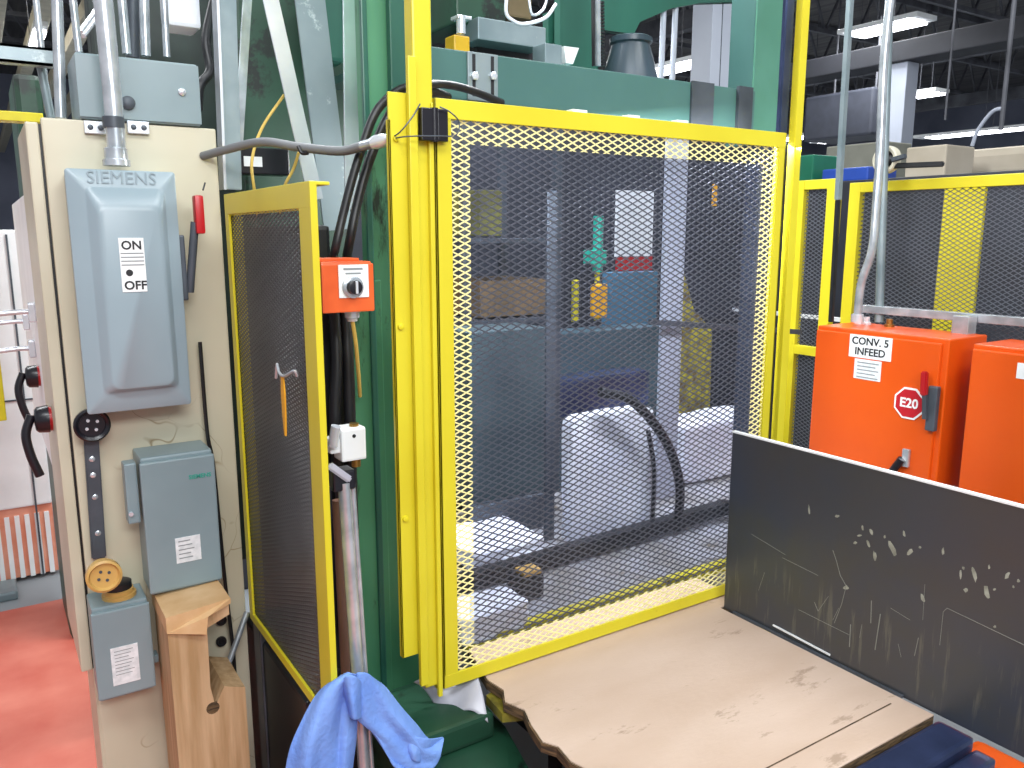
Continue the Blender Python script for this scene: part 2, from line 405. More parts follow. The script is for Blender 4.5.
fl = MB().box((-8, -4, -0.1), (34, 34, 0)).build('floor', make_floor()); fl.data.transform(Matrix.Translation(fl.location)); fl.location = (0, 0, 0)
struct(fl)
struct(MB().box((-8, 2.6, 7.0), (34, 34, 7.1)).build('ceiling', 'ceiling'))
struct(MB().box((34, -4, 0), (34.2, 34, 7)).build('wall_right', 'far_wall'))
struct(MB().box((-8, 34, 0), (34, 34.2, 7)).build('wall_back', 'far_wall'))

# roof joists: chords and webs run along X; one thing each
def joist(Y, z0=5.9, x0=-4, x1=28, dxs=1.1):
    t = thing('roof_joist', '', 'roof joist', (x0, Y, z0), 'open-web joists under the dark roof')
    MB().bar((x0, Y, z0), (x1, Y, z0), 0.09, 0.09).build('bottom_chord', 'truss', t)
    MB().bar((x0, Y, 6.9), (x1, Y, 6.9), 0.1, 0.12).build('top_chord', 'truss', t)
    w_ = MB(); x = x0; k = 0
    while x + dxs / 2 < x1:
        w_.bar((x, Y, z0 if k % 2 == 0 else 6.9), (x + dxs / 2, Y, 6.9 if k % 2 == 0 else z0), 0.045, 0.045); x += dxs / 2; k += 1
    w_.build('web', 'truss', t)
    t['label'] = 'dark grey open-web steel joist spanning under the factory roof'
for i in range(9): joist(4.2 + 2.6 * i)
for i, X in enumerate((6, 12, 19, 26)):
    b = MB().box((X - 0.1, 3, 5.5), (X + 0.1, 33, 5.85)).build('roof_girder', 'truss')
    tag(b, 'dark steel girder running crossways below the roof joists', 'girder', 'girders under the factory roof')
for i, (p, X) in enumerate((((903, 80), 13.0), ((712, 20), 7.5))):
    q = ox(*p, X)
    zt_ = ox(903, 64, 13.0).z if i == 0 else 7.0
    c = MB().box((q.x - 0.16, q.y - 0.16, 0), (q.x + 0.16, q.y + 0.16, zt_), 0.01).build('column', 'column_white')
    struct(c)

q = ox(903, 64, 13.0)
tag(MB().box((12.75, -3.0, q.z), (13.25, 20.0, q.z + 0.32), 0.02).build('cross_girder', mat('dark_girder_paint', '2c2d34', 0.7)), 'deep dark girder resting on the far white column', 'girder')
# strip lamps: body and lit tube, hung from the roof
def strip_lamp(c, L_, label, along='X', wid=0.22):
    c = Vector(c); t = thing('strip_lamp', label, 'ceiling lamp', c, 'fluorescent strip lamps over the factory floor')
    dx, dy = (L_ / 2, wid / 2) if along == 'X' else (wid / 2, L_ / 2)
    MB().box(c + Vector((-dx, -dy, 0.03)), c + Vector((dx, dy, 0.10)), 0.01).build('housing', 'white', t)
    MB().box(c + Vector((-dx * .96, -dy * .8, 0)), c + Vector((dx * .96, dy * .8, 0.03)), 0.01).build('tube', 'lamp', t)
    h = MB(); h.cyl(c + Vector((-dx * .8, 0, 0.1)), (c.x - dx * .8, c.y, 6.9), 0.008, seg=6); h.cyl(c + Vector((dx * .8, 0, 0.1)), (c.x + dx * .8, c.y, 6.9), 0.008, seg=6)
    h.build('hanger', 'truss', t); return t
def lamp_at(px, py, Z, L_, label, along='Y', wid=0.3): q = oz(px, py, Z); return strip_lamp((q.x, q.y, Z), L_, label, along, wid)
lamp_at(885, 30, 4.6, 1.3, 'large bright strip lamp glaring behind the tall bare conduit', 'Y', 0.5)
lamp_at(690, 66, 4.3, 2.4, 'bright strip lamp shining between green machine castings and white column', 'Y', 0.5)
lamp_at(925, 96, 4.3, 0.7, 'short bright lamp beside the far white column', 'Y', 0.5)
lamp_at(988, 133, 4.0, 3.6, 'long low strip lamp at the right over the beige bales', 'Y', 0.5)
lamp_at(806, 138, 3.9, 2.0, 'small lamp glowing just right of the tall thin yellow post', 'Y', 0.5)
lamp_at(856, 140, 3.8, 2.4, 'thin far lamp between the dark mast and the bare conduit', 'Y', 0.3)
lamp_at(36, 45, 4.2, 2.2, 'long strip lamp seen past the stacked conduits at top left', 'Y', 0.16)
lamp_at(165, 8, 4.6, 1.8, 'strip lamp glinting behind the conduits above the grey junction box', 'X', 0.3)

# ================================================================== CABINET WITH SWITCHES (left)
CY = 2.0
t = thing('electrical_cabinet', 'cream painted steel electrical cabinet with scarred front, behind the grey switches', 'cabinet', (0.31, CY, 0.05))
fx0, fx1, ft = 0.135, 0.485, 1.838
MB().box((0.16, CY + 0.02, 0.05), (0.47, CY + 0.40, 1.82), 0.004).build('body', 'beige_clean', t)
MB().box((fx0, CY, 0.12), (fx1, CY + 0.018, ft), 0.004).build('front_panel', 'beige', t)
MB().box((0.106, CY + 0.002, 0.60), (0.130, CY + 0.34, ft - 0.01), 0.004).build('side_flange', 'beige_clean', t)
h = MB().box((0.122, CY + 0.012, 0.60), (0.137, CY + 0.03, ft - 0.012)).build('door_gap', 'black', t)
MB().box((0.13, CY + 0.002, 0.05), (0.136, CY + 0.20, 0.60)).build('lower_edge', 'beige_clean', t)

# clips (angle brackets under the grey box)
t = thing('junction_box', 'plain grey steel junction box on top of the cream cabinet', 'electrical box', tuple(oy(135, 120, CY)))
a, b = oy(74, 52, CY), oy(200, 122, CY)
jb = (a.x, CY, oy(135, 118, CY).z, b.x, a.z)
MB().box((a.x, CY - 0.005, ft + 0.002), (b.x, CY + 0.16, a.z - 0.0), 0.004).build('body', 'gray_box2', t)
MB().box((a.x - 0.001, CY - 0.009, ft + 0.006), (b.x + 0.002, CY - 0.005, a.z - 0.004), 0.001).build('cover', 'gray_box2', t)
q = oy(128, 103, CY - 0.01); MB().lathe(q, (0, -1, 0), [(0, 0.014), (0.006, 0.014), (0.008, 0.010), (0.009, 0.004)]).build('knockout_plug', 'gray_dark', t, True)
q = oy(182, 92, CY - 0.01); MB().lathe(q, (0, -1, 0), [(0, 0.008), (0.003, 0.008), (0.006, 0.003)]).build('screw', 'chrome', t, True)
for (x0, x1), nm in (((83, 106), 'left of the conduit'), ((126, 149), 'right of the conduit')):
    a, b = oy(x0, 121, CY), oy(x1, 135, CY)
    t = thing('mounting_bracket', 'small zinc bracket screwed under the junction box, ' + nm, 'bracket', (a.x, CY, b.z), 'zinc brackets under the junction box')
    MB().box((a.x, CY - 0.012, b.z), (b.x, CY - 0.001, a.z), 0.002).build('plate', 'chrome', t)
    for f in (0.28, 0.75):
        MB().lathe((a.x + (b.x - a.x) * f, CY - 0.012, (a.z + b.z) / 2), (0, -1, 0), [(0, 0.006), (0.004, 0.005), (0.005, 0.002)], 10).build('screw', 'gray_dark', t)
# conduit into the switch
p0, p1 = oy(103, 0, CY - 0.07), oy(118, 166, CY - 0.07)
t = thing('conduit', 'thick bare steel conduit running down into the big grey safety switch', 'conduit', tuple(p1))
top = p0 + (p0 - p1) * 0.5
MB().tube([top, p0, oy(113, 100, CY - 0.07), p1 + Vector((0, 0, 0.01))], 0.0185, 18).build('pipe', 'steel', t, True)
MB().lathe(oy(117, 166, CY - 0.07) - Vector((0, 0, 0.0)), ZPv, [(0, 0.027), (0.012, 0.027), (0.014, 0.023), (0.035, 0.023), (0.037, 0.019)], 16).build('hub', 'steel', t, True)
MB().lathe(oy(114, 128, CY - 0.07), ZPv, [(0, 0.021), (0.022, 0.021)], 16).build('coupling', 'gray_dark', t, True)

# big safety switch
a, b = oy(64, 168, 1.905), oy(190, 404, 1.905)
sx0, sx1, sz1, sz0 = a.x + 0.0, b.x + 0.003, a.z - 0.0, b.z - 0.0
t = thing('safety_switch', 'large pale grey safety switch with pressed door and ON/OFF label on cream cabinet', 'switch box', ((sx0 + sx1) / 2, CY, sz0))
MB().box((sx0 + 0.006, 1.91, sz0 + 0.004), (sx1 - 0.006, CY, sz1 - 0.004), 0.006).build('case', 'gray_box', t)
def rr(x0, x1, z0, z1, y, r=0.012, n=4):
    out = []
    for cx, cz, s in ((x1 - r, z0 + r, -90), (x1 - r, z1 - r, 0), (x0 + r, z1 - r, 90), (x0 + r, z0 + r, 180)):
        for k in range(n + 1):
            an = math.radians(s + 90 * k / n); out.append(Vector((cx + r * math.cos(an), y, cz + r * math.sin(an))))
    return out
ix0, ix1 = sx0 + 0.032, sx1 - 0.022
mz1, mz0 = sz1 - 0.034, sz0 + 0.036
rs = [rr(sx0, sx1, sz0, sz1, 1.912, 0.006), rr(sx0, sx1, sz0, sz1, 1.906, 0.006), rr(sx0 + 0.002, sx1 - 0.002, sz0 + 0.002, sz1 - 0.002, 1.904, 0.006),
      rr(ix0, ix1, mz0, mz1, 1.9035, 0.012), rr(ix0 + 0.004, ix1 - 0.003, mz0 + 0.008, mz1 - 0.004, 1.900, 0.014),
      rr(ix0 + 0.016, ix1 - 0.012, mz0 + 0.014, mz1 - 0.034, 1.884, 0.018), rr(ix0 + 0.022, ix1 - 0.018, mz0 + 0.017, mz1 - 0.046, 1.881, 0.018)]
door = MB().rings(rs).build('door', 'gray_box', t, True)
text('embossed_lettering', 'SIEMENS', 0.036, ((sx0 + sx1) / 2, 1.9035, sz1 - 0.017), XP, ZPv, 'gray_box', door, depth=0.0015)
cx = oy(133, 265, 1.88); lb = MB().box((cx.x - 0.024, 1.8795, cx.z - 0.056), (cx.x + 0.024, 1.8810, cx.z + 0.056)).build('rating_label', 'white', door)
text('lettering', 'ON', 0.025, (cx.x, 1.8793, cx.z + 0.040), XP, ZPv, 'ink', door, bold=0.0006)
text('lettering', 'OFF', 0.025, (cx.x + 0.002, 1.8793, cx.z - 0.043), XP, ZPv, 'ink', door, bold=0.0006)
mk = MB()
for k in range(4): mk.box((cx.x - 0.022, 1.8790, cx.z + 0.023 - k * 0.008), (cx.x + 0.022, 1.8796, cx.z + 0.0255 - k * 0.008))
mk.build('small_print', 'dim_label', door)
MB().lathe((cx.x - 0.008, 1.8796, cx.z - 0.016), (0, -1, 0), [(0, 0.007), (0.0008, 0.007)], 12).build('arrow_mark', 'ink', door)
# red handle of the safety switch
a, b = oy(197, 196, 1.93), oy(192, 292, 1.93)
lv = MB(); lv.tube(cr([oy(190, 292, 1.93), oy(192, 262, 1.92), oy(195, 222, 1.912)], 5), 0.009, 10); lv = lv.build('handle_arm', 'gray_dark', t, True)
MB().box((oy(192, 200, 1.92).x, 1.895, oy(192, 234, 1.905).z), (oy(203, 200, 1.905).x, 1.925, oy(192, 195, 1.905).z), 0.006).build('handle_grip', 'red', t, True)
MB().box((sx1 - 0.006, 1.92, oy(192, 300, 1.93).z), (sx1 + 0.014, 1.96, oy(192, 235, 1.93).z), 0.004).build('handle_hub', 'gray_dark', t)
MB().cyl(oy(203, 190, 1.93), oy(205, 183, 1.95), 0.002, seg=6).build('wire_tie', 'ink', t)

# round black receptacle with strap below the switch
c = oy(92, 425, 1.95)
t = thing('cable_coupler', 'round black plug head on perforated vertical strap below the big switch', 'plug', (c.x, 1.97, oy(100, 560, 1.97).z))
MB().lathe(c + Vector((0, 0.03, 0)), (0, -1, 0), [(0, 0.030), (0.02, 0.036), (0.034, 0.037), (0.038, 0.033), (0.034, 0.027), (0.030, 0.026)], 28).build('rim', 'black_plastic', t, True)
pins = MB()
for k in range(4):
    an = k * math.pi / 2 + 0.6; pins.cyl(c + Vector((0.013 * math.cos(an), 0.004, 0.013 * math.sin(an))), c + Vector((0.013 * math.cos(an), -0.004, 0.013 * math.sin(an))), 0.0035, seg=8)
pins.build('contact', 'chrome', t)
MB().bar(oy(91, 438, 1.985), oy(99, 558, 1.985), 0.030, 0.014, up=(0, 1, 0), bevel=0.003).build('strap', 'gray_dark', t)
for py, px in ((459, 92), (475, 93), (497, 95), (533, 98)):
    MB().lathe(oy(px, py, 1.979), (0, -1, 0), [(0, 0.0065), (0.002, 0.0065), (0.0035, 0.004)], 12).build('rivet', 'steel', t, True)
# tan plug heads
for px, py, cc, lab in ((104, 576, 'tan', 'open tan plug head hanging under the black strap'),):
    c = oy(px, py, 1.87)
    t = thing('tan_plug', lab, 'plug', (c.x, 1.9, c.z - 0.04))
    MB().lathe(c + Vector((0, 0.05, 0)), (0, -1, 0), [(0, 0.018), (0.02, 0.030), (0.04, 0.036), (0.055, 0.036), (0.058, 0.031), (0.05, 0.027)], 28).build('shell', 'tan', t, True)
    pn = MB()
    for k in range(4):
        an = k * math.pi / 2 + 0.5; pn.cyl(c + Vector((0.012 * math.cos(an), 0.002, 0.012 * math.sin(an))), c + Vector((0.012 * math.cos(an), -0.0015, 0.012 * math.sin(an))), 0.0035, seg=8)
    pn.build('contact', 'gray_dark', t)
c = oy(121, 604, 1.93)
# middle switch box
def cover_box(name, label, cat, q0, q1, yf, yb, m='gray_box2'):
    (x0, z1), (x1, z0) = (q0.x, q0.z), (q1.x, q1.z)
    t = thing(name, label, cat, ((x0 + x1) / 2, yb, z0))
    MB().box((x0, yf + 0.008, z0), (x1, yb, z1), 0.005).build('case', m, t)
    d = MB().box((x0 - 0.003, yf, z0 + 0.006), (x1 + 0.003, yf + 0.010, z1 - 0.010), 0.004).build('door', m, t)
    return t, d, x0, x1, z0, z1
t, d, x0, x1, z0, z1 = cover_box('small_disconnect', 'blue-grey disconnect box with green print and side latch plate, mid cabinet', 'switch box', oy(140, 459, 1.89), oy(221, 581, 1.89), 1.885, CY)
text('green_lettering', 'SIEMENS', 0.013, (oy(200, 476, 1.884).x, 1.8845, oy(200, 476, 1.884).z), XP, ZPv, 'green_print', d, bold=0.0004)
q = oy(188, 549, 1.884); MB().box((q.x - 0.026, 1.8835, q.z - 0.030), (q.x + 0.028, 1.8850, q.z + 0.030)).build('data_label', 'paper', d)
pr = MB()
for k in range(5): pr.box((q.x - 0.020, 1.883, q.z + 0.020 - k * 0.010), (q.x + 0.006 + 0.004 * (k % 3), 1.8836, q.z + 0.0225 - k * 0.010))
pr.build('small_print', 'dim_label', d)
a, b = oy(123, 464, 1.92), oy(141, 522, 1.92)
MB().box((a.x, 1.915, b.z), (b.x, 1.955, a.z), 0.004).build('latch_plate', 'gray_box2', t)
MB().lathe(oy(131, 514, 1.914), (0, -1, 0), [(0, 0.006), (0.004, 0.005)], 10).build('screw', 'chrome', t)
# lower switch box
t, d, x0, x1, z0, z1 = cover_box('junction_enclosure', 'small slate-grey box with white data label near the floor, left of timber', 'electrical box', oy(91, 610, 1.90), oy(155, 688, 1.90), 1.895, CY)
q = oy(127, 664, 1.894)
MB().box((q.x - 0.031, 1.8935, q.z - 0.045), (q.x + 0.025, 1.8950, q.z + 0.045)).build('data_label', 'paper', d)
pr = MB()
for k in range(8): pr.box((q.x - 0.024, 1.893, q.z + 0.035 - k * 0.008), (q.x + 0.015 - 0.005 * (k % 3), 1.8936, q.z + 0.0365 - k * 0.008))
pr.build('small_print', 'dim_label', d)
c = oy(121, 606, 1.93); gl = MB()
gl.lathe(Vector((c.x, 1.945, z1 - 0.002)), ZPv, [(0, 0.036), (0.010, 0.036), (0.012, 0.031), (0.02, 0.031), (0.022, 0.026)], 24); gl.build('tan_gland', 'tan', t, True)
MB().lathe(Vector((c.x, 1.945, z1 + 0.018)), ZPv, [(0, 0.028), (0.016, 0.028), (0.02, 0.020)], 24).build('gland_nut', 'black', t, True)
MB().box((x1, 1.93, z0 + 0.045), (x1 + 0.018, 1.96, z0 + 0.065), 0.004).build('side_hub', 'gray_box2', t)
# dark rod down the right of cabinet
p = [oy(200, 342, 1.975), oy(207, 430, 1.975), oy(213, 462, 1.975), oy(219, 520, 1.955), oy(226, 590, 1.96), oy(234, 660, 1.97), oy(240, 765, 1.975)]
tag(MB().tube(cr(p, 5), 0.0045, 8).build('black_cable', 'black', None, True), 'thin black cable running down the right side of cream cabinet', 'cable')
# timber block
yw = 1.78
t = thing('timber_block', 'rough notched timber post standing against the cream cabinet', 'timber', (oy(205, 768, yw).x, yw + 0.05, 0))
zb = 0.0
A = oy(167, 603, yw); B = oy(206, 622, yw)
x0, x1, x2 = oy(170, 640, yw).x, oy(207, 640, yw).x, oy(231, 640, yw).x
zt, zn0, zn1 = oy(190, 612, yw).z, oy(210, 636, yw).z, oy(215, 694, yw).z
xr = oy(246, 700, yw).x
poly = [(x0, zb), (xr, zb), (xr, zn1 - 0.005), (x1 + 0.03, zn1 + 0.012), (x1 + 0.008, zn1 - 0.03), (x1, zn1 + 0.02), (x1 + 0.002, zn0 + 0.02), (x2, zn0 + 0.04), (x2, zt + 0.006), (x1, zt - 0.002), (x0 - 0.004, zt)]
MB().prism([(x, yw, z) for x, z in poly], (0, 0.16, 0)).build('post', 'wood', t)
MB().prism([(x0 - 0.006, yw - 0.006, zt - 0.035), (x1 - 0.004, yw - 0.02, zt - 0.052), (x1 + 0.002, yw - 0.02, zt - 0.012), (x2 + 0.004, yw - 0.004, zt + 0.0), (x2 + 0.004, yw - 0.004, zt + 0.012), (x0 - 0.006, yw - 0.006, zt + 0.002)], (0, 0.175, 0)).build('splintered_cap', 'wood_end', t)
kn = MB(); q = oy(213, 708, yw); kn.lathe(Vector((q.x, yw + 0.001, q.z)), (0, -1, 0), [(0, 0.016), (0.0015, 0.014)], 14); kn.build('knot', 'ply_edge', t)
# conduit stub fitting & chrome rod near timber
t = thing('angled_rod', 'bright metal rod leaning beside the timber post', 'rod', tuple(oy(222, 684, 1.93)))
MB().cyl(oy(222, 682, 1.93), oy(247, 612, 1.97), 0.0075, seg=12).build('rod', 'steel', t, True)
MB().cyl(oy(220, 686, 1.927), oy(226, 668, 1.935), 0.011, seg=12).build('grip', 'gray_dark', t, True)
for py in (620, 641):
    q = oy(221, py, 1.995)
    tag(MB().lathe(q, (0, -1, 0), [(0, 0.013), (0.006, 0.013), (0.006, 0.009), (0.003, 0.007)], 16).build('bolt_head', 'black', None, True), 'dark round bolt on cabinet right of timber, ' + ('upper one' if py == 620 else 'lower one'), 'bolt', 'bolts beside the timber')

# handles on the cabinet's left side
def rotary(px, py, X0, Y, label):
    q = ox(px, py, X0); q = Vector((X0, Y, H + (q.z - H) * 1.0)); z = oyz(px, py, Y)
    c = Vector((X0, Y, z))
    t = thing('rotary_handle', label, 'handle', c, 'black rotary handles on the cabinet side')
    MB().lathe(c, (-1, 0, 0), [(0.006, 0.032), (0.028, 0.030), (0.034, 0.024), (0.036, 0.010)], 18).build('knob', 'black_plastic', t, True)
    MB().tube(cr([c + Vector((-0.040, 0, 0.012)), c + Vector((-0.055, -0.004, -0.03)), c + Vector((-0.050, -0.008, -0.08)), c + Vector((-0.036, -0.010, -0.13))], 6), 0.010, 10).build('lever', 'black_plastic', t, True)
    MB().lathe(c + Vector((0.0, 0, 0)), (1, 0, 0), [(-0.010, 0.028), (0.0, 0.028)], 18).build('red_collar', 'red', t, True)
    return t
def oyz(px, py, Y): return oy(px, py, Y).z
rotary(36, 420, 0.106, 2.13, 'black rotary handle with hanging lever, nearest on cabinet side')
rotary(14, 378, 0.112, 2.62, 'smaller looking black rotary handle farther along the cabinet side')
# neighbouring cabinet behind with silver latches
t = thing('side_cabinet', 'narrow white cabinet side receding behind the first cabinet at left', 'cabinet', (0.16, 3.0, 0))
MB().box((0.112, 2.42, 0.98), (0.17, 3.3, 1.70), 0.004).build('body', 'white', t)
for k, (px, py) in enumerate(((15, 313), (10, 350), (18, 322))):
    Y = 2.5 + 0.22 * k; q = oy(px, py, Y)
    t = thing('chrome_latch', 'chrome latch handle sticking out at the left frame edge, ' + ('highest' if k == 0 else 'lowest' if k == 1 else 'middle') + ' of three', 'latch', (0.11, Y, q.z), 'chrome latches on the cabinet side')
    MB().tube(cr([(0.112, Y, q.z), (0.07, Y, q.z + 0.002), (-0.02, Y, q.z - 0.004), (-0.06, Y + 0.01, q.z - 0.004)], 5), 0.007, 10).build('lever', 'chrome', t, True)
    MB().box((0.095, Y - 0.02, q.z - 0.025), (0.112, Y + 0.02, q.z + 0.025), 0.004).build('base', 'chrome', t)

# white machine with orange grille beyond
t = thing('white_machine', 'bright white machine housing over orange slotted skirt at far left', 'machine', (-0.55, 4.4, 0))
ZS, XE = oy(20, 508, 4.25).z, oy(56, 540, 4.25).x
MB().box((-1.6, 4.25, ZS), (XE, 5.2, 1.62), 0.01).build('housing', 'white', t)
MB().box((-1.6, 4.27, 0.02), (XE, 5.1, ZS)).build('skirt', mat('orange_skirt', 'e8a58c', 0.5, c2='e08a6c', scale=9), t)
s_ = MB()
for k in range(46): s_.box((-1.58 + k * 0.04, 4.255, 0.02), (-1.560 + k * 0.04, 4.27, ZS - 0.04))
s_.build('grille', 'white', t)
s_ = MB(); s_.box((XE - 0.07, 4.24, 0.02), (XE - 0.062, 4.25, 1.6)); s_.box((-1.6, 4.243, 0.86), (XE, 4.25, 0.866)); s_.build('door_seam', 'gray_dark', t)
tag(MB().box((-1.5, 4.05, 0.0), (0.0, 4.22, 0.04), 0.01).build('floor_tray', 'gray_plate'), 'grey metal tray on the floor in front of white machine', 'tray')
# glass-ish beige stack far left top: yellow bar
q = ox(4, 330, -0.0001 + 0.06)
tag(MB().box((-0.02, 3.6, 0.9), (0.03, 3.66, 1.75), 0.004).build('yellow_stanchion', 'yellow'), 'slim yellow upright at the extreme left edge', 'post')
a = oy(0, 122, 2.6); b = oy(30, 118, 2.6)
tag(MB().box((a.x - 0.5, 2.58, b.z - 0.012), (b.x + 0.03, 2.64, b.z + 0.012), 0.002).build('yellow_rail', 'yellow_old'), 'short yellow rail at left edge level with cabinet top', 'rail')
tag(MB().box((oy(14, 110, 3.6).x, 3.5, 0.0), (oy(42, 110, 3.6).x + 0.0, 3.9, oy(30, 74, 3.5).z), 0.02).build('green_housing', 'green_deep'), 'dark green machine housing in the gap at upper left', 'machine')
# strut channel
a, b = oy(-12, 55, 2.3), oy(62, 55, 2.3)
ch = MB(); zc = oy(30, 55, 2.3).z
ch.box((a.x - 0.3, 2.3, zc - 0.02), (b.x, 2.306, zc + 0.02)); ch.box((a.x - 0.3, 2.3, zc + 0.014), (b.x, 2.34, zc + 0.02)); ch.box((a.x - 0.3, 2.3, zc - 0.02), (b.x, 2.34, zc - 0.014))
tag(ch.build('strut_channel', 'gray_plate'), 'horizontal grey strut channel crossing at upper left', 'strut')

# conduits rising at top left
def conduit(px0, py0, px1, py1, Y, r, label, m='steel', ext=0.35, name='conduit', cat='conduit', grp='conduits rising above the cream cabinet'):
    a, b = oy(px0, py0, Y), oy(px1, py1, Y); a2 = a + (a - b).normalized() * ext
    o = MB().tube([a2, a, b], r, 12).build(name, m, None, True); return tag(o, label, cat, grp)
conduit(57, 0, 61, 118, 2.14, 0.012, 'slim grey conduit just left of the junction box')
conduit(73, 0, 79, 52, 2.10, 0.008, 'thin bright conduit at the left corner of the junction box')
conduit(122, 0, 127, 54, 2.12, 0.010, 'bright conduit directly right of the thick one')
conduit(144, 0, 146, 56, 2.12, 0.011, 'bright conduit standing mid junction box')
conduit(164, 0, 167, 57, 2.13, 0.008, 'thin conduit near the right part of the junction box')
conduit(133, 0, 133, 58, 2.30, 0.016, 'grey fat conduit in second row behind the box', 'gray_dark')
conduit(36, 0, 48, 110, 2.5, 0.008, 'thin leaning grey rod left of the conduits')
conduit(40, 62, 51, 118, 2.35, 0.010, 'short grey rod under the strut channel', 'gray_plate', ext=0)
tag(MB().tube(cr([oy(80, 32, 2.2), oy(95, 12, 2.3), oy(103, -4, 2.35)], 4), 0.006, 8).build('thin_pipe', 'chrome', None, True), 'thin bright pipe slanting behind the thick conduit, upper', 'pipe', 'slanting pipes')
tag(MB().tube(cr([oy(83, 36, 2.2), oy(98, 17, 2.3), oy(106, 6, 2.35)], 4), 0.006, 8).build('thin_pipe', 'chrome', None, True), 'thin bright pipe slanting behind the thick conduit, lower', 'pipe', 'slanting pipes')
tag(MB().tube(cr([oy(214, 0, 2.15), oy(206, 40, 2.12), oy(210, 70, 2.1), oy(200, 86, 2.08), oy(198, 110, 2.08)], 6), 0.011, 10).build('black_hose', 'black', None, True), 'black hose curling down behind the junction box right end', 'hose')
tag(MB().box((oy(170, 40, 2.3).x, 2.3, oy(170, 25, 2.3).z), (oy(200, 0, 2.3).x, 2.4, oy(200, -8, 2.3).z), 0.01).build('white_fitting', 'plastic_white'), 'pale fitting box high behind the thin conduits', 'fitting')
bk = MB().box((oy(64, 20, 2.75).x + 0.06, 2.72, 0.5), (0.72, 2.80, 2.75), 0.01).build('equipment_panel', mat('oily_dark_green', '24352f', 0.5, c2='16201e')); tag(bk, 'dark green machine side panel behind the conduits', 'panel')

# grey post and galvanised uprights right of the cabinet
a, b = oy(213, 0, 2.02), oy(238, 185, 2.02)
t = thing('channel_post', 'tall grey channel post at the right edge of the cabinet', 'post', (oy(232, 190, 2.02).x, 2.02, 1.2))
p0, p1 = oy(224, -60, 2.04), oy(233, 210, 2.04)
MB().bar(p0, oy(232, 190, 2.04), 0.040, 0.03, up=(0, 1, 0), bevel=0.002).build('web', 'gray_plate', t)
MB().bar(oy(213, -60, 2.03), oy(223, 190, 2.03), 0.006, 0.045, up=(0, 1, 0)).build('flange', 'chrome', t)

# ================================================================== SIDE PANEL (left mesh)
PX = 0.488
py0, py1, pz0, pz1 = 1.385, 1.965, 0.650, 1.690
t = thing('side_guard_panel', 'narrow yellow framed guard panel with dense dark mesh, beside cream cabinet', 'guard panel', (PX, (py0 + py1) / 2, pz0))
wf = 0.055
fr = MB()
def lbar(mb, a, b): mb.box(a, b, 0.0015)
lbar(fr, (PX - 0.003, py0, pz0), (PX + 0.003, py0 + 0.062, pz1)); lbar(fr, (PX, py0, pz0), (PX + 0.010, py0 + 0.005, pz1))
lbar(fr, (PX - 0.003, py1 - 0.03, pz0), (PX + 0.003, py1, pz1)); lbar(fr, (PX, py1 - 0.005, pz0), (PX + 0.035, py1, pz1))
lbar(fr, (PX - 0.0032, py0 + 0.004, pz1 - 0.045), (PX + 0.0032, py1 - 0.004, pz1)); lbar(fr, (PX, py0 + 0.004, pz1 - 0.006), (PX + 0.035, py1 - 0.004, pz1))
lbar(fr, (PX - 0.0032, py0 + 0.004, pz0), (PX + 0.0032, py1 - 0.004, pz0 + 0.022))
fr.build('frame', 'yellow', t)
ms = expanded(py0 + 0.03, py1 - 0.02, pz0 + 0.01, pz1 - 0.02, 0.026, 0.0095, 0.0034, 0.0012, lambda u, v: Vector((PX + 0.005, u, v)), (1, 0, 0))
ms.build('mesh', make_mesh_mat('dark_mesh_wire', '5a585a', 'd8cf50', py0 + 0.03, py1 + 0.06, pz0 - 0.06, pz1 + 0.0, 0.048, 'Y'), t)
# tag on a hook
q = ox(284, 376, PX - 0.01)
t = thing('key_tag', 'small yellow-orange tag hanging from wire hook on the dark mesh', 'tag', (PX - 0.012, q.y, q.z - 0.12))
tg = ox(283, 402, PX - 0.014)
MB().prism([(PX - 0.014, tg.y - s_, tg.z + z_) for s_, z_ in ((-0.006, 0.055), (0.006, 0.055), (0.011, 0.02), (0.009, -0.03), (0.004, -0.068), (-0.004, -0.068), (-0.009, -0.03), (-0.011, 0.02))], (0.003, 0, 0)).build('flag', 'orange_tag', t)
MB().tube(cr([ox(276, 378, PX - 0.003), ox(277, 364, PX - 0.006), ox(279, 372, PX - 0.012), ox(284, 376, PX - 0.014), ox(294, 371, PX - 0.010), ox(297, 376, PX - 0.004)], 6), 0.003, 8).build('hook', 'chrome', t, True)

# black walls behind the panel, the interior's shade put into their colour
t = thing('machine_undercarriage', 'machine frame, black to stand in for shade, behind and below the side guard panel', 'machine', (0.66, 1.8, 0))
MB().box((0.60, 1.76, 0.3), (0.66, 2.35, 1.62), 0.01).build('shade_backdrop', 'black', t)
MB().box((0.50, 1.60, 0.02), (0.62, 2.1, 0.60), 0.01).build('lower_wall', 'black', t)
MB().box((0.495, 1.42, 0.0), (0.525, 1.46, 0.60), 0.003).build('leg', 'gray_dark', t)
MB().box((0.495, 1.92, 0.0), (0.525, 1.98, 0.64), 0.003).build('leg', 'gray_dark', t)
dd = MB()
for k in range(26):
    yy = 1.45 + random.random() * 0.4; zz = 0.25 + random.random() * 0.33
    dd.box((0.508, yy, zz), (0.512, yy + 0.006, zz + 0.012))
MB().tube(cr([(0.54, 1.50, 0.55), (0.55, 1.52, 0.3), (0.52, 1.48, 0.05)], 5), 0.012, 8).build('hose', 'black', t, True)
dd.bm.free()

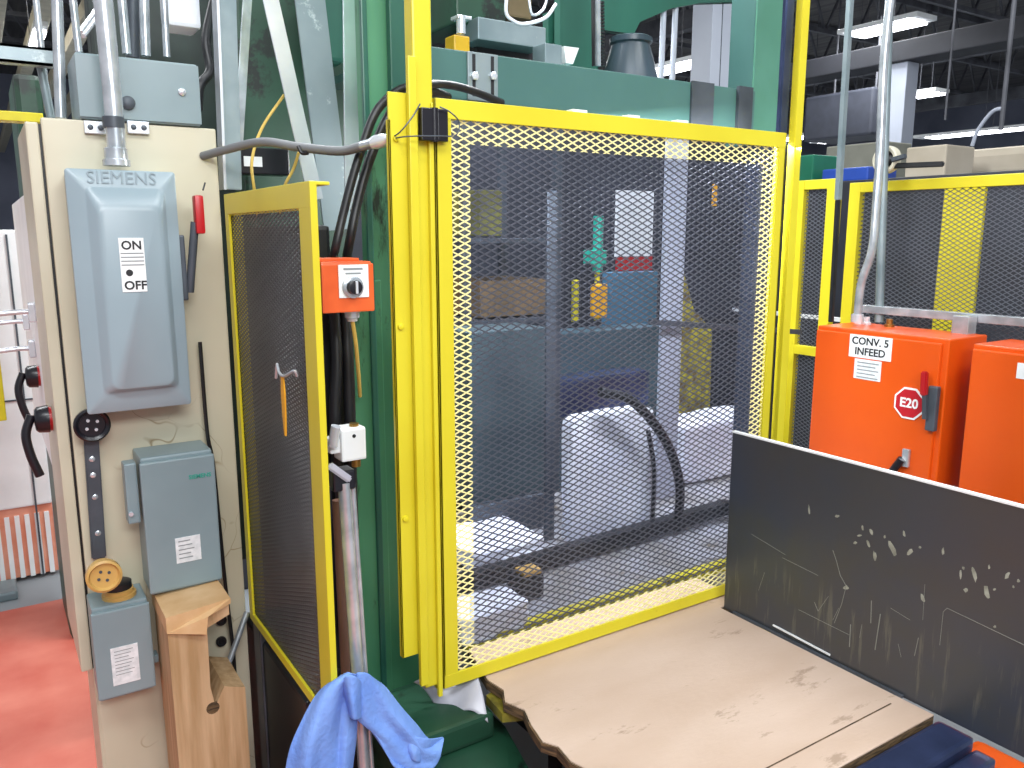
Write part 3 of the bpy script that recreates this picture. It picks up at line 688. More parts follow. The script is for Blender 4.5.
# ================================================================== GREEN COLUMN (centre left)
gY = 1.70
xL, xR = oy(361, 60, gY).x, oy(408, 60, gY).x
t = thing('press_column', 'tall green painted machine column between orange push box and yellow gate', 'machine column', ((xL + xR) / 2, gY + 0.05, 0.1))
MB().box((xL, gY, 0.1), (xR + 0.06, gY + 0.03, 2.75), 0.006).build('web', 'green_dark', t)
MB().box((xL - 0.002, gY - 0.012, 0.25), (xL + 0.012, gY, 2.75), 0.003).build('flange', 'green', t)
MB().box((oy(351, 520, gY).x + 0.001, gY - 0.004, 0.1), (xL + 0.03, gY + 0.02, 1.50), 0.003).build('lower_plate', 'green_dark', t)
MB().box((oy(385, 0, gY).x, gY - 0.02, 1.75), (xR, gY - 0.001, 2.75), 0.003).build('upper_plate', 'green', t)
# foot casting
a = oz(420, 745, 0.42)
t = thing('machine_bed', 'dark green casting low at the machine bottom, right of blue cloth', 'machine', (0.80, 1.35, 0))
MB().prism([(0.64, 1.45, 0.50), (0.64, 1.22, 0.47), (0.78, 1.20, 0.47), (0.88, 1.28, 0.47), (0.90, 1.42, 0.50), (0.90, 1.75, 0.50), (0.64, 1.75, 0.50)], (0, 0, -0.16)).build('bed', 'green_deep', t)
MB().box((0.64, 1.42, 0.0), (0.90, 1.75, 0.34), 0.01).build('plinth', 'black', t)
MB().box((0.66, 1.40, 0.50), (0.86, 1.60, 0.56), 0.01).build('rib', 'green_deep', t)
# grey plastic scrap under the gate
def scrap(u, v):
    p = oz(*[(412, 682), (488, 720)][0], 0.60)
    A, B, C, D = oz(414, 682, 0.60), oz(478, 680, 0.60), oz(488, 720, 0.55), oz(436, 706, 0.55)
    q = (A * (1-u) + B * u) * (1 - v) + (D * (1-u) + C * u) * v
    return q + Vector((0, 0, 0.012 * math.sin(u * 7 + v * 3)))
tag(MB().grid(scrap, 16, 10).build('plastic_scrap', 'poly_grey', None, True, solid=0.004), 'crumpled grey plastic scrap sticking out below the gate corner', 'plastic sheet')

# yellow stop bracket on the machine left of the post
# galvanised straps and diagonal plates
def strap(p, q, wdt, label, m='steel', thick=0.006, up=(0, -1, 0), name='flat_bar', cat='steel bar', grp=None):
    return tag(MB().bar(p, q, wdt, thick, up=up, bevel=0.001).build(name, m), label, cat, grp)
strap(oy(264, -30, 1.92), oy(316, 200, 1.92), 0.036, 'bright galvanised diagonal bar leaning toward the mesh panel', 'chrome')
strap(oy(305, -40, 2.0), oy(338, 230, 2.0), 0.075, 'wide scuffed grey diagonal plate behind the bright bar', 'scuffed')
strap(oy(350, -40, 1.86), oy(352, 210, 1.86), 0.036, 'upright galvanised bar left of green machine column', 'chrome')
strap(oy(249, -30, 2.12), oy(238, 150, 2.12), 0.022, 'narrow galvanised bar between cabinet post and green column', 'steel')
g = MB().box((oy(238, 60, 2.3).x, 2.3, 0.5), (oy(345, 60, 2.3).x, 2.42, 2.7), 0.01).build('rear_column', 'green_deep'); tag(g, 'wide green machine column behind the diagonal bars', 'machine column')
g = MB().box((oy(322, 20, 2.2).x, 2.2, oy(322, 60, 2.2).z), (oy(345, 20, 2.2).x, 2.3, 2.75), 0.01).build('gusset_block', 'green'); tag(g, 'green gusset block high beside the upright galvanised bar', 'machine part')
# little module behind the cables
q = oy(262, 162, 2.1); t = thing('relay_module', 'small black relay module with white sticker behind yellow cables', 'relay', q)
MB().box(q + Vector((-0.055, 0, -0.03)), q + Vector((0.07, 0.06, 0.035)), 0.003).build('case', 'black_plastic', t)
MB().box(q + Vector((-0.045, -0.002, -0.012)), q + Vector((0.0, 0, 0.012))).build('sticker', 'white', t)
# yellow cables
tag(MB().tube(cr([oy(284, 95, 2.0), oy(262, 128, 1.98), oy(252, 160, 1.96), oy(254, 188, 1.95), oy(257, 215, 2.0)], 7), 0.0035, 8).build('thin_cable', 'cable_yellow', None, True), 'pale yellow cable looping down from the diagonal bar, left one', 'cable', 'yellow cables above the side panel')
tag(MB().tube(cr([oy(299, 152, 1.90), oy(293, 170, 1.93), oy(284, 188, 1.95), oy(280, 215, 2.0)], 7), 0.0035, 8).build('thin_cable', 'cable_yellow', None, True), 'pale yellow cable hanging from the grey cable splice', 'cable', 'yellow cables above the side panel')
# grey cable with connector crossing to the gate switch
t = thing('sensor_cable', 'thick grey cable with silver connector running from cabinet to gate hinge switch', 'cable', tuple(oy(300, 150, 1.62)))
pts = [oy(203, 156, 2.0), oy(225, 150, 1.93), oy(262, 142, 1.82), oy(298, 147, 1.72), oy(340, 151, 1.62), oy(362, 146, 1.56)]
MB().tube(cr(pts, 7), 0.0095, 12).build('jacket', 'cable_grey', t, True)
MB().tube(cr([pts[-1], oy(374, 143, 1.53)], 3), 0.010, 14).build('collar', 'steel', t, True)
MB().tube([oy(370, 144, 1.535), oy(375, 142.5, 1.53), oy(383, 140.5, 1.515), oy(389, 139, 1.505)], 0, 14, radii=[0.010, 0.0135, 0.0135, 0.010]).build('connector', 'chrome', t, True)
MB().tube(cr([oy(298, 146, 1.705), oy(302, 153, 1.70), oy(308, 153, 1.69)], 4), 0.004, 8).build('cable_tie', 'black', t, True)
MB().tube(cr([oy(389, 139, 1.50), oy(400, 132, 1.45), oy(413, 116, 1.44), oy(420, 104, 1.45)], 6), 0.0014, 6).build('wire', 'gray_dark', t, True)
MB().tube(cr([oy(389, 140, 1.50), oy(402, 137, 1.45), oy(420, 136, 1.435), oy(438, 136, 1.43), oy(456, 135, 1.445), oy(459, 122, 1.45), oy(450, 112, 1.44), oy(440, 107, 1.43)], 6), 0.0014, 6).build('wire', 'gray_dark', t, True)
# black hoses in front of the column
hz = [(335, 250), (343, 215), (352, 180), (362, 148), (376, 112), (396, 92), (412, 87)]
tag(MB().tube(cr([oy(332, 262, 1.66)] + [oy(x, y, 1.60) for x, y in hz] + [oy(440, 84, 1.66), oy(470, 90, 1.69), oy(502, 103, 1.72)], 6), 0.009, 10).build('black_hose', 'black', None, True), 'black hose arching from the column over behind the yellow post, outer', 'hose', 'black hoses on the green column')
tag(MB().tube(cr([oy(345, 268, 1.66)] + [oy(x, y, 1.61) for x, y in [(350, 240), (357, 205), (368, 165), (384, 125), (400, 100), (410, 93)]] + [oy(432, 92, 1.66), oy(448, 97, 1.70)], 6), 0.010, 10).build('black_hose', 'black', None, True), 'black hose arching close under the first, inner one', 'hose', 'black hoses on the green column')
for k, (px, lab) in enumerate(((333, 'left'), (344, 'right'))):
    tag(MB().tube(cr([oy(px, 300, 1.68), oy(px + 4, 360, 1.66), oy(px + 2 + 4 * k, 420, 1.66), oy(px + 8, 500, 1.67), oy(px + 14, 640, 1.67)], 6), 0.013, 10).build('black_conduit', 'black', None, True), 'thick black cable run below the orange push box, %s one' % lab, 'cable', 'black cables below the orange push box')
rec = MB().box((oy(318, 500, 1.70).x, 1.70, 0.05), (oy(351, 500, 1.70).x, 1.72, 1.45)).build('recess_shade', 'black'); tag(rec, 'black strip standing in for the shaded recess between side panel and green column', 'machine part')  # flat black strip, the shade of the recess put into its colour

# orange push-button box
bY = 1.50
a, b = oy(322, 262, bY), oy(374, 310, bY)
t = thing('push_button_box', 'small orange control box with black selector knob on green column', 'control box', ((a.x + b.x) / 2, bY + 0.03, b.z))
MB().box((a.x, bY + 0.006, b.z), (b.x, bY + 0.085, a.z), 0.004).build('case', 'orange_box', t)
lid = MB().box((a.x - 0.002, bY, b.z - 0.002), (b.x + 0.002, bY + 0.008, a.z - 0.004), 0.003).build('lid', 'orange_box', t)
fa, fb = oy(338, 265, bY - 0.002), oy(369, 297, bY - 0.002)
MB().box((fa.x, bY - 0.003, fb.z), (fb.x, bY, fa.z), 0.001).build('legend_plate', 'white', t)
kc = oy(352, 287, bY - 0.003)
MB().lathe(kc + Vector((0.001, 0, 0)), (0, -1, 0), [(0, 0.0215), (0.004, 0.0215), (0.006, 0.018)], 24).build('bezel', 'steel', t, True)
kb = MB().lathe(kc + Vector((0.001, -0.006, 0)), (0, -1, 0), [(0, 0.0145), (0.012, 0.0135), (0.013, 0.010)], 20).build('knob', 'black_plastic', t, True)
MB().box(kc + Vector((-0.001, -0.023, -0.012)), kc + Vector((0.004, -0.018, 0.012)), 0.001).build('pointer', 'chrome', kb)
pr = MB(); pr.box((fa.x + 0.01, bY - 0.0036, fa.z - 0.010), (fb.x - 0.012, bY - 0.003, fa.z - 0.006)); pr.box((fa.x + 0.014, bY - 0.0036, fa.z - 0.018), (fb.x - 0.016, bY - 0.003, fa.z - 0.015)); pr.build('small_print', 'dim_label', t)
q = Vector((oy(352, 312, bY + 0.04).x, bY + 0.04, b.z))
MB().lathe(q, (0, 0, -1), [(0, 0.018), (0.006, 0.018), (0.007, 0.015), (0.016, 0.015), (0.018, 0.012), (0.024, 0.010)], 14).build('gland', 'chrome', t, True)
MB().tube(cr([q + Vector((0, 0, -0.02)), oy(356, 345, bY + 0.06), oy(359, 380, bY + 0.12), oy(360, 396, bY + 0.16)], 6), 0.0042, 8).build('cable', 'cable_yellow', t, True)
MB().box((a.x - 0.001, bY + 0.02, a.z), (b.x - 0.02, bY + 0.08, a.z + 0.006), 0.001).build('mounting_plate', 'orange_box', t)

# air valve, white
vY = 1.56; c = oy(350, 446, vY)
t = thing('air_valve', 'white pneumatic valve body with small knob on the green column', 'valve', (c.x, vY + 0.03, c.z - 0.05))
MB().box(oy(341, 430, vY), oy(367, 459, vY + 0.0) + Vector((0, 0.05, 0)), 0.005).build('body', 'white', t)
MB().box(oy(330, 440, vY + 0.01), oy(342, 453, vY + 0.01) + Vector((0, 0.04, 0)), 0.004).build('side_block', 'white', t)
MB().tube([oy(333, 446, vY), oy(335, 430, vY - 0.01), oy(336, 426, vY - 0.012)], 0.010, 12).build('knob', 'chrome', t, True)
MB().cyl(oy(354, 430, vY + 0.02), oy(354, 423, vY + 0.02), 0.010, seg=12).build('top_fitting', 'brass', t, True)
MB().cyl(oy(356, 459, vY + 0.02), oy(356, 466, vY + 0.02), 0.010, seg=12).build('bottom_fitting', 'brass', t, True)
MB().lathe(oy(354, 436, vY), (0, -1, 0), [(0, 0.004), (0.001, 0.004)], 10).build('port', 'ink', t)
# actuator rod: grey pole standing with black clamp
t = thing('support_pole', 'slim grey metal pole with black clamp head, blue cloth draped over it', 'pole', (oy(366, 768, 1.42).x, 1.42, 0))
pt, pb = oy(344, 482, 1.42), oy(364, 768, 1.42)
pf = pt + (pb - pt) * ((pt.z) / (pt.z - pb.z))
MB().tube([pt, pf + Vector((0, 0, 0.0))], 0.0125, 14).build('tube', 'steel', t, True)
MB().tube([pt + Vector((0.020, 0.01, -0.01)), pf + Vector((0.02, 0.01, 0))], 0.006, 10).build('rod', 'steel', t, True)
MB().box(oy(333, 473, 1.41), oy(356, 489, 1.41) + Vector((0, 0.04, 0)), 0.004).build('clamp_head', 'black_plastic', t)
MB().box(oy(320, 489, 1.40), oy(333, 520, 1.40) + Vector((0, 0.03, 0)), 0.004).build('trigger_block', 'black_plastic', t)
MB().bar(oy(329, 465, 1.41), oy(350, 480, 1.41), 0.014, 0.012, up=(0, 1, 0), bevel=0.003).build('lever', 'poly_grey', t)

tag(MB().tube([oy(337, 500, 1.50), oy(349, 740, 1.50)], 0.010, 10).build('brown_pipe', mat('rusty_brown_pipe', '7a5648', 0.5), None, True), 'rusty brown pipe just left of the grey support pole', 'pipe')
# blue cloth draped over the pole
def cloth(path, widths, folds, seed, amp):
    """a hanging piece of folded cloth: a tapering tube of pleats following a path"""
    C_ = cr(path, 8); n = len(C_); rnd = random.Random(seed); ph = [rnd.random() * 6.28 for _ in range(4)]
    mb = MB(); rings = []
    W = []
    for i in range(n):
        f = i / (n - 1) * (len(widths) - 1); k = min(int(f), len(widths) - 2); f -= k
        W.append([widths[k][j] * (1 - f) + widths[k + 1][j] * f for j in range(2)])
    ex = Vector((math.sin(AZ), -math.cos(AZ), 0)); ey = Vector((-math.cos(AZ), -math.sin(AZ), 0))
    for i, p in enumerate(C_):
        t_ = (C_[min(i+1, n-1)] - C_[max(i-1, 0)]).normalized()
        sx = (ex - t_ * ex.dot(t_)).normalized(); sy = t_.cross(sx)
        if sy.dot(ey) < 0: sy = -sy
        ring = []
        for k in range(48):
            an = 2 * math.pi * k / 48
            m_ = 1 + amp * math.sin(folds * an + ph[0] + i * 0.05) + amp * 0.6 * math.sin((folds + 3) * an + ph[1] - i * 0.08) + 0.05 * math.sin(2 * an + i * 0.3 + ph[2])
            ring.append(p + sx * W[i][0] * math.cos(an) * m_ + sy * W[i][1] * math.sin(an) * m_)
        rings.append(ring)
    mb.rings(rings); return mb
t = thing('blue_cloth', 'light blue shop cloth draped over the grey pole in the foreground', 'cloth', (oy(366, 760, 1.38).x, 1.38, oy(366, 768, 1.38).z))
def sheet(rows, Y0, pleats, amp, ph, thick=0.004, lean=0.0):
    """a hanging sheet: rows of photo points from top to bottom, pleated towards the viewer"""
    C_ = [cr([Vector((x, y, 0)) for x, y in r], 6) for r in rows]
    nv = 26; nu = len(C_[0]) - 1; G = []
    for i in range(nu + 1):
        G.append(cr([c[i] for c in C_], 7))
    nv = len(G[0]) - 1
    def fn(u, v):
        i, j = round(u * nu), round(v * nv); p = G[i][j]
        env = min(1, 0.25 + v * 1.3) * (0.3 + 0.7 * math.sin(math.pi * min(max(u, 0.02), 0.98)) ** 0.5)
        d = amp * env * (math.sin(u * pleats * 6.283 + ph + v * 1.7) + 0.45 * math.sin(u * pleats * 13.1 + 2 * ph - v * 3.1)) + lean * v + 0.035 * (2 * u - 1) ** 2
        return oy(p.x, p.y, Y0 + d)
    return MB().grid(fn, nu, nv)
sheet([[(343, 676), (349, 673), (354, 673), (360, 678)], [(318, 694), (330, 690), (344, 690), (357, 700)], [(298, 728), (318, 726), (338, 728), (356, 735)], [(288, 756), (310, 760), (335, 765), (352, 768)], [(282, 800), (306, 806), (330, 812), (350, 816)]],
      1.362, 1.6, 0.012, 0.6).build('left_fall', 'blue_rag', t, True, solid=0.004, subsurf=1)
sheet([[(349, 678), (357, 673), (368, 673), (374, 678)], [(350, 704), (362, 706), (378, 694), (386, 686)], [(352, 716), (366, 724), (386, 716), (402, 706)], [(366, 726), (384, 742), (404, 738), (418, 724)], [(386, 752), (398, 768), (420, 758), (430, 738)], [(404, 766), (418, 778), (438, 764), (445, 737)]],
      1.362, 1.4, 0.010, 2.2).build('right_fall', 'blue_rag', t, True, solid=0.004, subsurf=1)
sheet([[(340, 682), (347, 675), (355, 676), (362, 684)], [(346, 700), (350, 698), (356, 700), (362, 706)], [(350, 712), (353, 718), (357, 720), (362, 716)]],
      1.345, 1.0, 0.005, 0.4).build('top_fold', 'blue_rag', t, True, solid=0.004, subsurf=1)
sheet([[(396, 726), (410, 734), (428, 738), (444, 736)], [(400, 740), (412, 748), (426, 752), (442, 752)], [(406, 752), (414, 760), (424, 764), (436, 762)]],
      1.372, 1.0, 0.008, 1.4).build('tail_fold', 'blue_rag', t, True, solid=0.004, subsurf=1)

# ================================================================== GATE
GY = 1.47
gx0, gx1, gz0, gz1 = 0.770, 1.803, 0.612, 1.860
t = thing('mesh_gate', 'large yellow framed expanded-metal gate standing on the plywood', 'gate', ((gx0 + gx1) / 2, GY, gz0))
fw_ = 0.030
fr = MB()
fr.box((gx0, GY - 0.004, gz0), (gx0 + fw_ + 0.006, GY + 0.001, gz1), 0.001); fr.box((gx0, GY - 0.004, gz0), (gx0 + 0.005, GY + 0.03, gz1), 0.001)
fr.box((gx1 - fw_, GY - 0.004, gz0), (gx1, GY + 0.001, gz1), 0.001); fr.box((gx1 - 0.005, GY - 0.004, gz0), (gx1, GY + 0.03, gz1), 0.001)
fr.box((gx0 + 0.002, GY - 0.0045, gz1 - 0.037), (gx1 - 0.002, GY + 0.0012, gz1), 0.001); fr.box((gx0 + .002, GY - 0.0043, gz1 - 0.005), (gx1 - .002, GY + 0.03, gz1 + 0.0003), 0.001)
fr.box((gx0 + 0.002, GY - 0.0045, gz0), (gx1 - 0.002, GY + 0.0012, gz0 + 0.030), 0.001); fr.box((gx0 + .002, GY - 0.0043, gz0 - 0.0003), (gx1 - .002, GY + 0.03, gz0 + 0.005), 0.001)
fr.build('frame', 'yellow', t)
mU0, mU1, mV0, mV1 = gx0 + 0.02, gx1 - 0.015, gz0 + 0.015, gz1 - 0.02
expanded(mU0, mU1, mV0, mV1, 0.032, 0.0148, 0.0030, 0.0014, lambda u, v: Vector((u, GY + 0.004, v)), (0, 1, 0)).build('mesh', make_mesh_mat('gate_mesh_wire', '62646e', 'eee3a0', mU0, mU1, mV0, mV1, 0.062, 'X'), t)
sm = bpy.data.materials.new('smoked_sheet'); sm.use_nodes = True
_n = sm.node_tree.nodes; _l = sm.node_tree.links; _n.clear()
_o = _n.new('ShaderNodeOutputMaterial'); _t = _n.new('ShaderNodeBsdfTransparent'); _t.inputs[0].default_value = (0.84, 0.86, 0.92, 1)
_g = _n.new('ShaderNodeBsdfGlossy'); _g.inputs['Roughness'].default_value = 0.12; _m = _n.new('ShaderNodeMixShader'); _m.inputs[0].default_value = 0.035
_l.new(_t.outputs[0], _m.inputs[1]); _l.new(_g.outputs[0], _m.inputs[2]); _l.new(_m.outputs[0], _o.inputs[0])
M['smoked'] = sm
MB().box((gx0 + 0.075, GY + 0.008, gz0 + 0.07), (gx1 - 0.065, GY + 0.011, gz1 - 0.085)).build('smoked_sheet', 'smoked', t)
for px, w_ in ((577, 18), (631, 16), (680, 16)):
    q = oy(px, 113, GY + 0.015)
    MB().box((q.x - w_ / 900, GY + 0.004, gz1), (q.x + w_ / 900, GY + 0.026, gz1 + 0.007), 0.001).build('top_clip', 'white', t)
# hinge
hq, hb = oy(421, 107, GY - 0.02), oy(448, 142, GY - 0.02)
t = thing('gate_hinge', 'black plastic hinge block joining yellow post and gate top corner', 'hinge', ((hq.x + hb.x) / 2, GY - 0.01, hb.z))
mid = (hq.x + hb.x) / 2
MB().box((hq.x, GY - 0.022, hb.z), (mid - 0.004, GY - 0.006, hq.z), 0.002).build('leaf', 'black_plastic', t)
MB().box((mid + 0.006, GY - 0.022, hb.z), (hb.x, GY - 0.006, hq.z), 0.002).build('leaf', 'black_plastic', t)
MB().cyl((mid + 0.001, GY - 0.016, hb.z - 0.001), (mid + 0.001, GY - 0.016, hq.z + 0.001), 0.008, seg=14).build('barrel', 'black_plastic', t, True)

# left yellow post with flanges
t = thing('yellow_post', 'tall thick yellow guard post carrying the gate hinge', 'post', (0.74, GY + 0.03, 0.62))
pA, pB = oy(408, 60, GY).x, oy(432, 60, GY).x
MB().box((pA + 0.010, GY, 0.625), (pB, GY + 0.035, 2.75), 0.004).build('tube', 'yellow', t)
MB().box((pB - 0.006, GY - 0.004, 0.605), (gx0 - 0.003, GY + 0.035, gz1 - 0.01), 0.001).build('jamb', 'yellow', t)
fl_ = MB(); xa = oy(388, 150, GY).x; xb = oy(400, 150, GY).x
fl_.box((0.676, GY + 0.004, 0.71), (pA + 0.0, GY + 0.010, oy(400, 92, GY).z), 0.001)
fl_.box((0.676, GY + 0.004, 0.71), (0.680, GY + 0.018, oy(400, 92, GY).z - 0.05), 0.001)
fl_.build('flange', 'yellow', t)
rb = MB(); rb.box((pA - 0.006, GY - 0.012, 0.64), (pA + 0.012, GY + 0.0, 1.93), 0.002); rb.box((pB - 0.014, GY - 0.010, 0.60), (pB - 0.004, GY + 0.0, gz1 - 0.03), 0.002); rb.build('rib', 'yellow', t)
for z_ in (1.78, 1.42, 1.02):
    MB().lathe((0.690, GY + 0.004, z_), (0, -1, 0), [(0, 0.007), (0.004, 0.006), (0.005, 0.003)], 12).build('bolt', 'yellow_old', t, True)
# right post
t = thing('yellow_post', 'tall thin yellow post just right of the gate, rising out of frame', 'post', (1.87, GY + 0.03, 0.4))
a = oy(790, 200, GY); xa = oy(796, 60, GY).x
MB().box((1.846, GY + 0.003, 0.0), (1.874, GY + 0.026, 2.75), 0.003).build('tube', 'yellow', t)
MB().box((1.822, GY + 0.034, 0.4), (1.850, GY + 0.040, 2.75), 0.001).build('backing_strip', 'navy', t)

# ================================================================== BEAM, RIGHT COLUMN, TOP MACHINERY
bz0, bz1 = 1.910, 2.022
t = thing('cross_beam', 'grey-green horizontal machine beam above the gate', 'machine beam', (1.4, 1.78, bz0))
MB().box((0.86, 1.75, bz0), (2.0, 1.83, bz1), 0.003).build('beam', 'green_gray', t)
MB().box((0.86, 1.83, bz1 - 0.02), (2.0, 2.30, bz1)).build('rear_flange', 'green_gray', t)
a, b = oy(468, 80, 1.744).x, oy(498, 80, 1.744).x
MB().box((a, 1.744, bz0 + 0.002), (b, 1.75, bz1 - 0.001), 0.001).build('clamp_plate', 'gray_plate', t)
for px in (474.5, 493):
    q = oy(px, 76, 1.741)
    MB().box((q.x - 0.004, 1.7425, bz0 + 0.012), (q.x + 0.004, 1.7445, bz1 - 0.006)).build('slot', 'ink', t)
    MB().lathe((q.x, 1.744, q.z), (0, -1, 0), [(0, 0.010), (0.008, 0.010), (0.009, 0.006)], 6).build('bolt', 'chrome', t)
a, b = oy(692, 100, 1.742).x, oy(714, 100, 1.742).x
MB().box((a, 1.742, bz0 - 0.005), (b, 1.75, bz1 + 0.003), 0.001).build('clamp_plate', 'gray_dark', t)
a, b = oy(738, 100, 1.742).x, oy(752, 100, 1.742).x
MB().box((a, 1.738, bz0 - 0.005), (b, 1.75, bz1 + 0.006), 0.001).build('end_clamp', 'gray_dark', t)
rx0, rx1, rx2 = oy(727, 60, 1.80).x, oy(755, 60, 1.835).x, oy(780, 60, 1.835).x
ry1 = ox(729, 60, rx1).y
t = thing('press_column', 'green machine column at the right end of the cross beam', 'machine column', (rx1, 1.85, 0.1))
MB().box((rx1, 1.842, 1.88), (rx1 + 0.03, ry1, 2.8), 0.002).build('web', 'green_gray', t)
MB().box((rx1, 1.835, 1.88), (rx2, 1.842, 2.8), 0.002).build('flange', 'green_lit', t)  # front coloured lighter than the side web, as if better lit
MB().box((rx2 - 0.06, 1.835, 0.0), (rx2, 1.90, 1.88), 0.004).build('lower_sheath', 'slate_dark', t)
MB().box((rx2, 1.838, 0.1), (rx2 + 0.035, 1.90, 2.8), 0.003).build('side_strip', 'navy', t)

# top machinery behind beam
Yt = 2.1
def rect(f, p, q, c):     # upright rectangle through the middle heights and widths of two photo points
    my, mx_ = (p[1] + q[1]) / 2, (p[0] + q[0]) / 2
    a, b = f(p[0], my, c), f(q[0], my, c); a.z = f(mx_, p[1], c).z; b.z = f(mx_, q[1], c).z
    return a, b
def blk(name, label, cat, p, q, Y, d, m, bev=0.006, grp=None):
    a, b = rect(oy, p, q, Y)
    return tag(MB().box((a.x, Y, b.z), (b.x, Y + d, a.z), bev).build(name, m), label, cat, grp)
t = thing('upper_housing', 'large green machine casting spanning high above the beam', 'machine', tuple(oy(600, 60, 2.3)))
pp = [oy(560, -90, 2.2), oy(800, -90, 2.2), oy(800, 0, 2.2), oy(700, 3, 2.2), oy(672, 8, 2.2), oy(640, 22, 2.2), oy(634, 34, 2.2), oy(604, 30, 2.2), oy(596, 72, 2.2), oy(560, 66, 2.2)]
MB().prism(pp, (0, 0.03, 0)).build('casting', 'green', t)
a = oy(586, 20, 2.15)
MB().prism([oy(548, 12, 2.25), oy(600, 20, 2.25), oy(598, 74, 2.25), oy(575, 70, 2.25), oy(549, 62, 2.25)], (0, 0.03, 0)).build('lower_web', 'green', t)
c0, c1 = oy(638, 34, 2.1), oy(640, 80, 2.1)
tag(MB().lathe(Vector((c1.x, 2.15, c1.z)), ZPv, [(-0.02, 0.098), (0.0, 0.096), (0.115, 0.062), (0.12, 0.070), (0.135, 0.070), (0.14, 0.06)], 20).build('cone_hopper', mat('slate_paint', '3c4a56', 0.35, c2='324048'), None, True), 'dark slate tapered casting standing on the beam', 'machine part')
blk('green_block', 'green casting hanging at top left behind the yellow post', 'machine part', (456, -40), (506, 26), 2.05, 0.25, 'green_deep')
blk('grey_ledge', 'flat grey-green bar lying above the beam with dark gap under it', 'machine part', (478, 22), (546, 44), 2.0, 0.1, 'gray_plate', 0.003)
blk('motor_housing', 'dark brown motor housing under the grey ledge', 'motor', (476, 36), (546, 64), 2.08, 0.15, mat('dark_brown_metal', '2e2328', 0.5, c2='1e181c'))
blk('terminal_block', 'ridged grey block at the right end of the motor housing', 'machine part', (545, 44), (562, 66), 1.9, 0.06, 'gray_plate', 0.002)
q = oy(455, 40, 1.95)
t = thing('yellow_cup_sensor', 'yellow-capped sensor with chrome fittings beside yellow post', 'sensor', (q.x + 0.03, 1.93, oy(462, 52, 1.95).z))
MB().box(oy(454, 34, 1.93), oy(470, 54, 1.93) + Vector((0, 0.05, 0)), 0.004).build('body', mat('amber_plastic', 'd8a818', 0.4), t)
MB().cyl(oy(461, 34, 1.95), oy(461, 16, 1.95), 0.012, seg=12).build('stem', 'chrome', t, True)
MB().box(oy(458, 14, 1.94), oy(472, 20, 1.94) + Vector((0, 0.04, 0)), 0.002).build('cross_fitting', 'chrome', t)
tag(MB().prism([oy(564, 46, 1.9), oy(579, 48, 1.9), oy(573, 64, 1.9), oy(566, 63, 1.9)], (0, 0.02, 0)).build('white_wedge', 'white'), 'small white wedge sitting on the beam', 'wedge')
for i, (p, q_) in enumerate((((507, 0), (507, 14)), ((507, 14), (521, 22)), ((533, 0), (534, 16)), ((534, 18), (556, 6)))):
    pass
tag(MB().tube(cr([oy(507, -8, 2.0), oy(506, 12, 2.0), oy(512, 20, 2.0), oy(524, 24, 2.0), oy(545, 18, 2.0), oy(556, 4, 2.0)], 6), 0.005, 8).build('air_line', 'plastic_white', None, True), 'white air line looping above the motor housing', 'hose')
tag(MB().tube(cr([oy(528, -8, 2.05), oy(532, 14, 2.05), oy(543, 10, 2.05), oy(548, -6, 2.05)], 6), 0.004, 8).build('air_line', 'chrome', None, True), 'short bright tube bracket above the motor housing', 'hose')
blk('brass_manifold', 'brownish manifold between the looping air lines', 'manifold', (508, -6), (532, 18), 2.12, 0.06, 'brown')
# leaf chain / rod next to casting
t = thing('threaded_rod', 'upright grey rod with black chain rising from the beam', 'rod', tuple(oy(598, 68, 1.95)))
MB().bar(oy(597, -40, 1.95), oy(598, 66, 1.95), 0.012, 0.012, up=(0, 1, 0)).build('rod', 'steel', t)
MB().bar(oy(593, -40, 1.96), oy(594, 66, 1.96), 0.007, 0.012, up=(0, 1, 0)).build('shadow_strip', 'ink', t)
cnm = MB()
a, b = oy(604, 66, 1.95), oy(603, 0, 1.95)
for k in range(20): cnm.box(a + (b - a) * (k / 20) + Vector((-0.005, 0, 0)), a + (b - a) * (k / 20) + Vector((0.005, 0.01, 0.006)))
cnm.build('chain', 'black', t)
tag(MB().tube([Vector((oy(661, 74, 2.215).x, 2.215, 2.0225)), oy(664, 0, 2.215)], 0.010, 8).build('white_pipe', 'column_white', None, True), 'thin white pipe left of the glaring lamp gap', 'pipe', 'white pipes behind the beam')
tag(MB().tube([Vector((oy(672, 76, 2.215).x, 2.215, 2.0225)), oy(676, 0, 2.215)], 0.010, 8).build('white_pipe', 'column_white', None, True), 'thin white pipe crossing the glaring lamp gap', 'pipe', 'white pipes behind the beam')

# ================================================================== INSIDE THE GUARD
blk_ = MB().box((0.92, 1.62, 0.55), (2.75, 2.54, 0.585), 0.003).build('machine_table', mat('pale_steel_top', 'a9aab0', 0.45, c2='8e8a84', scale=6, dirt='6b6050', dirt_at=0.6)); tag(blk_, 'pale worn machine table inside the gate', 'machine table')
t = thing('dark_rail', 'dark oily rail crossing low behind the mesh', 'rail', (1.6, 1.9, 0.59))
MB().bar((0.93, 1.93, 0.611), (2.2, 1.95, 0.63), 0.05, 0.045, up=ZPv, bevel=0.004).build('rail', 'black', t)
kx = oy(527, 600, 1.80).x
MB().box((kx - 0.045, 1.77, 0.59), (kx + 0.04, 1.84, 0.66), 0.01).build('stop_block', 'black', t)
MB().box((kx - 0.03, 1.77, 0.66), (kx + 0.03, 1.82, 0.675), 0.004).build('stop_pad', 'tan', t)
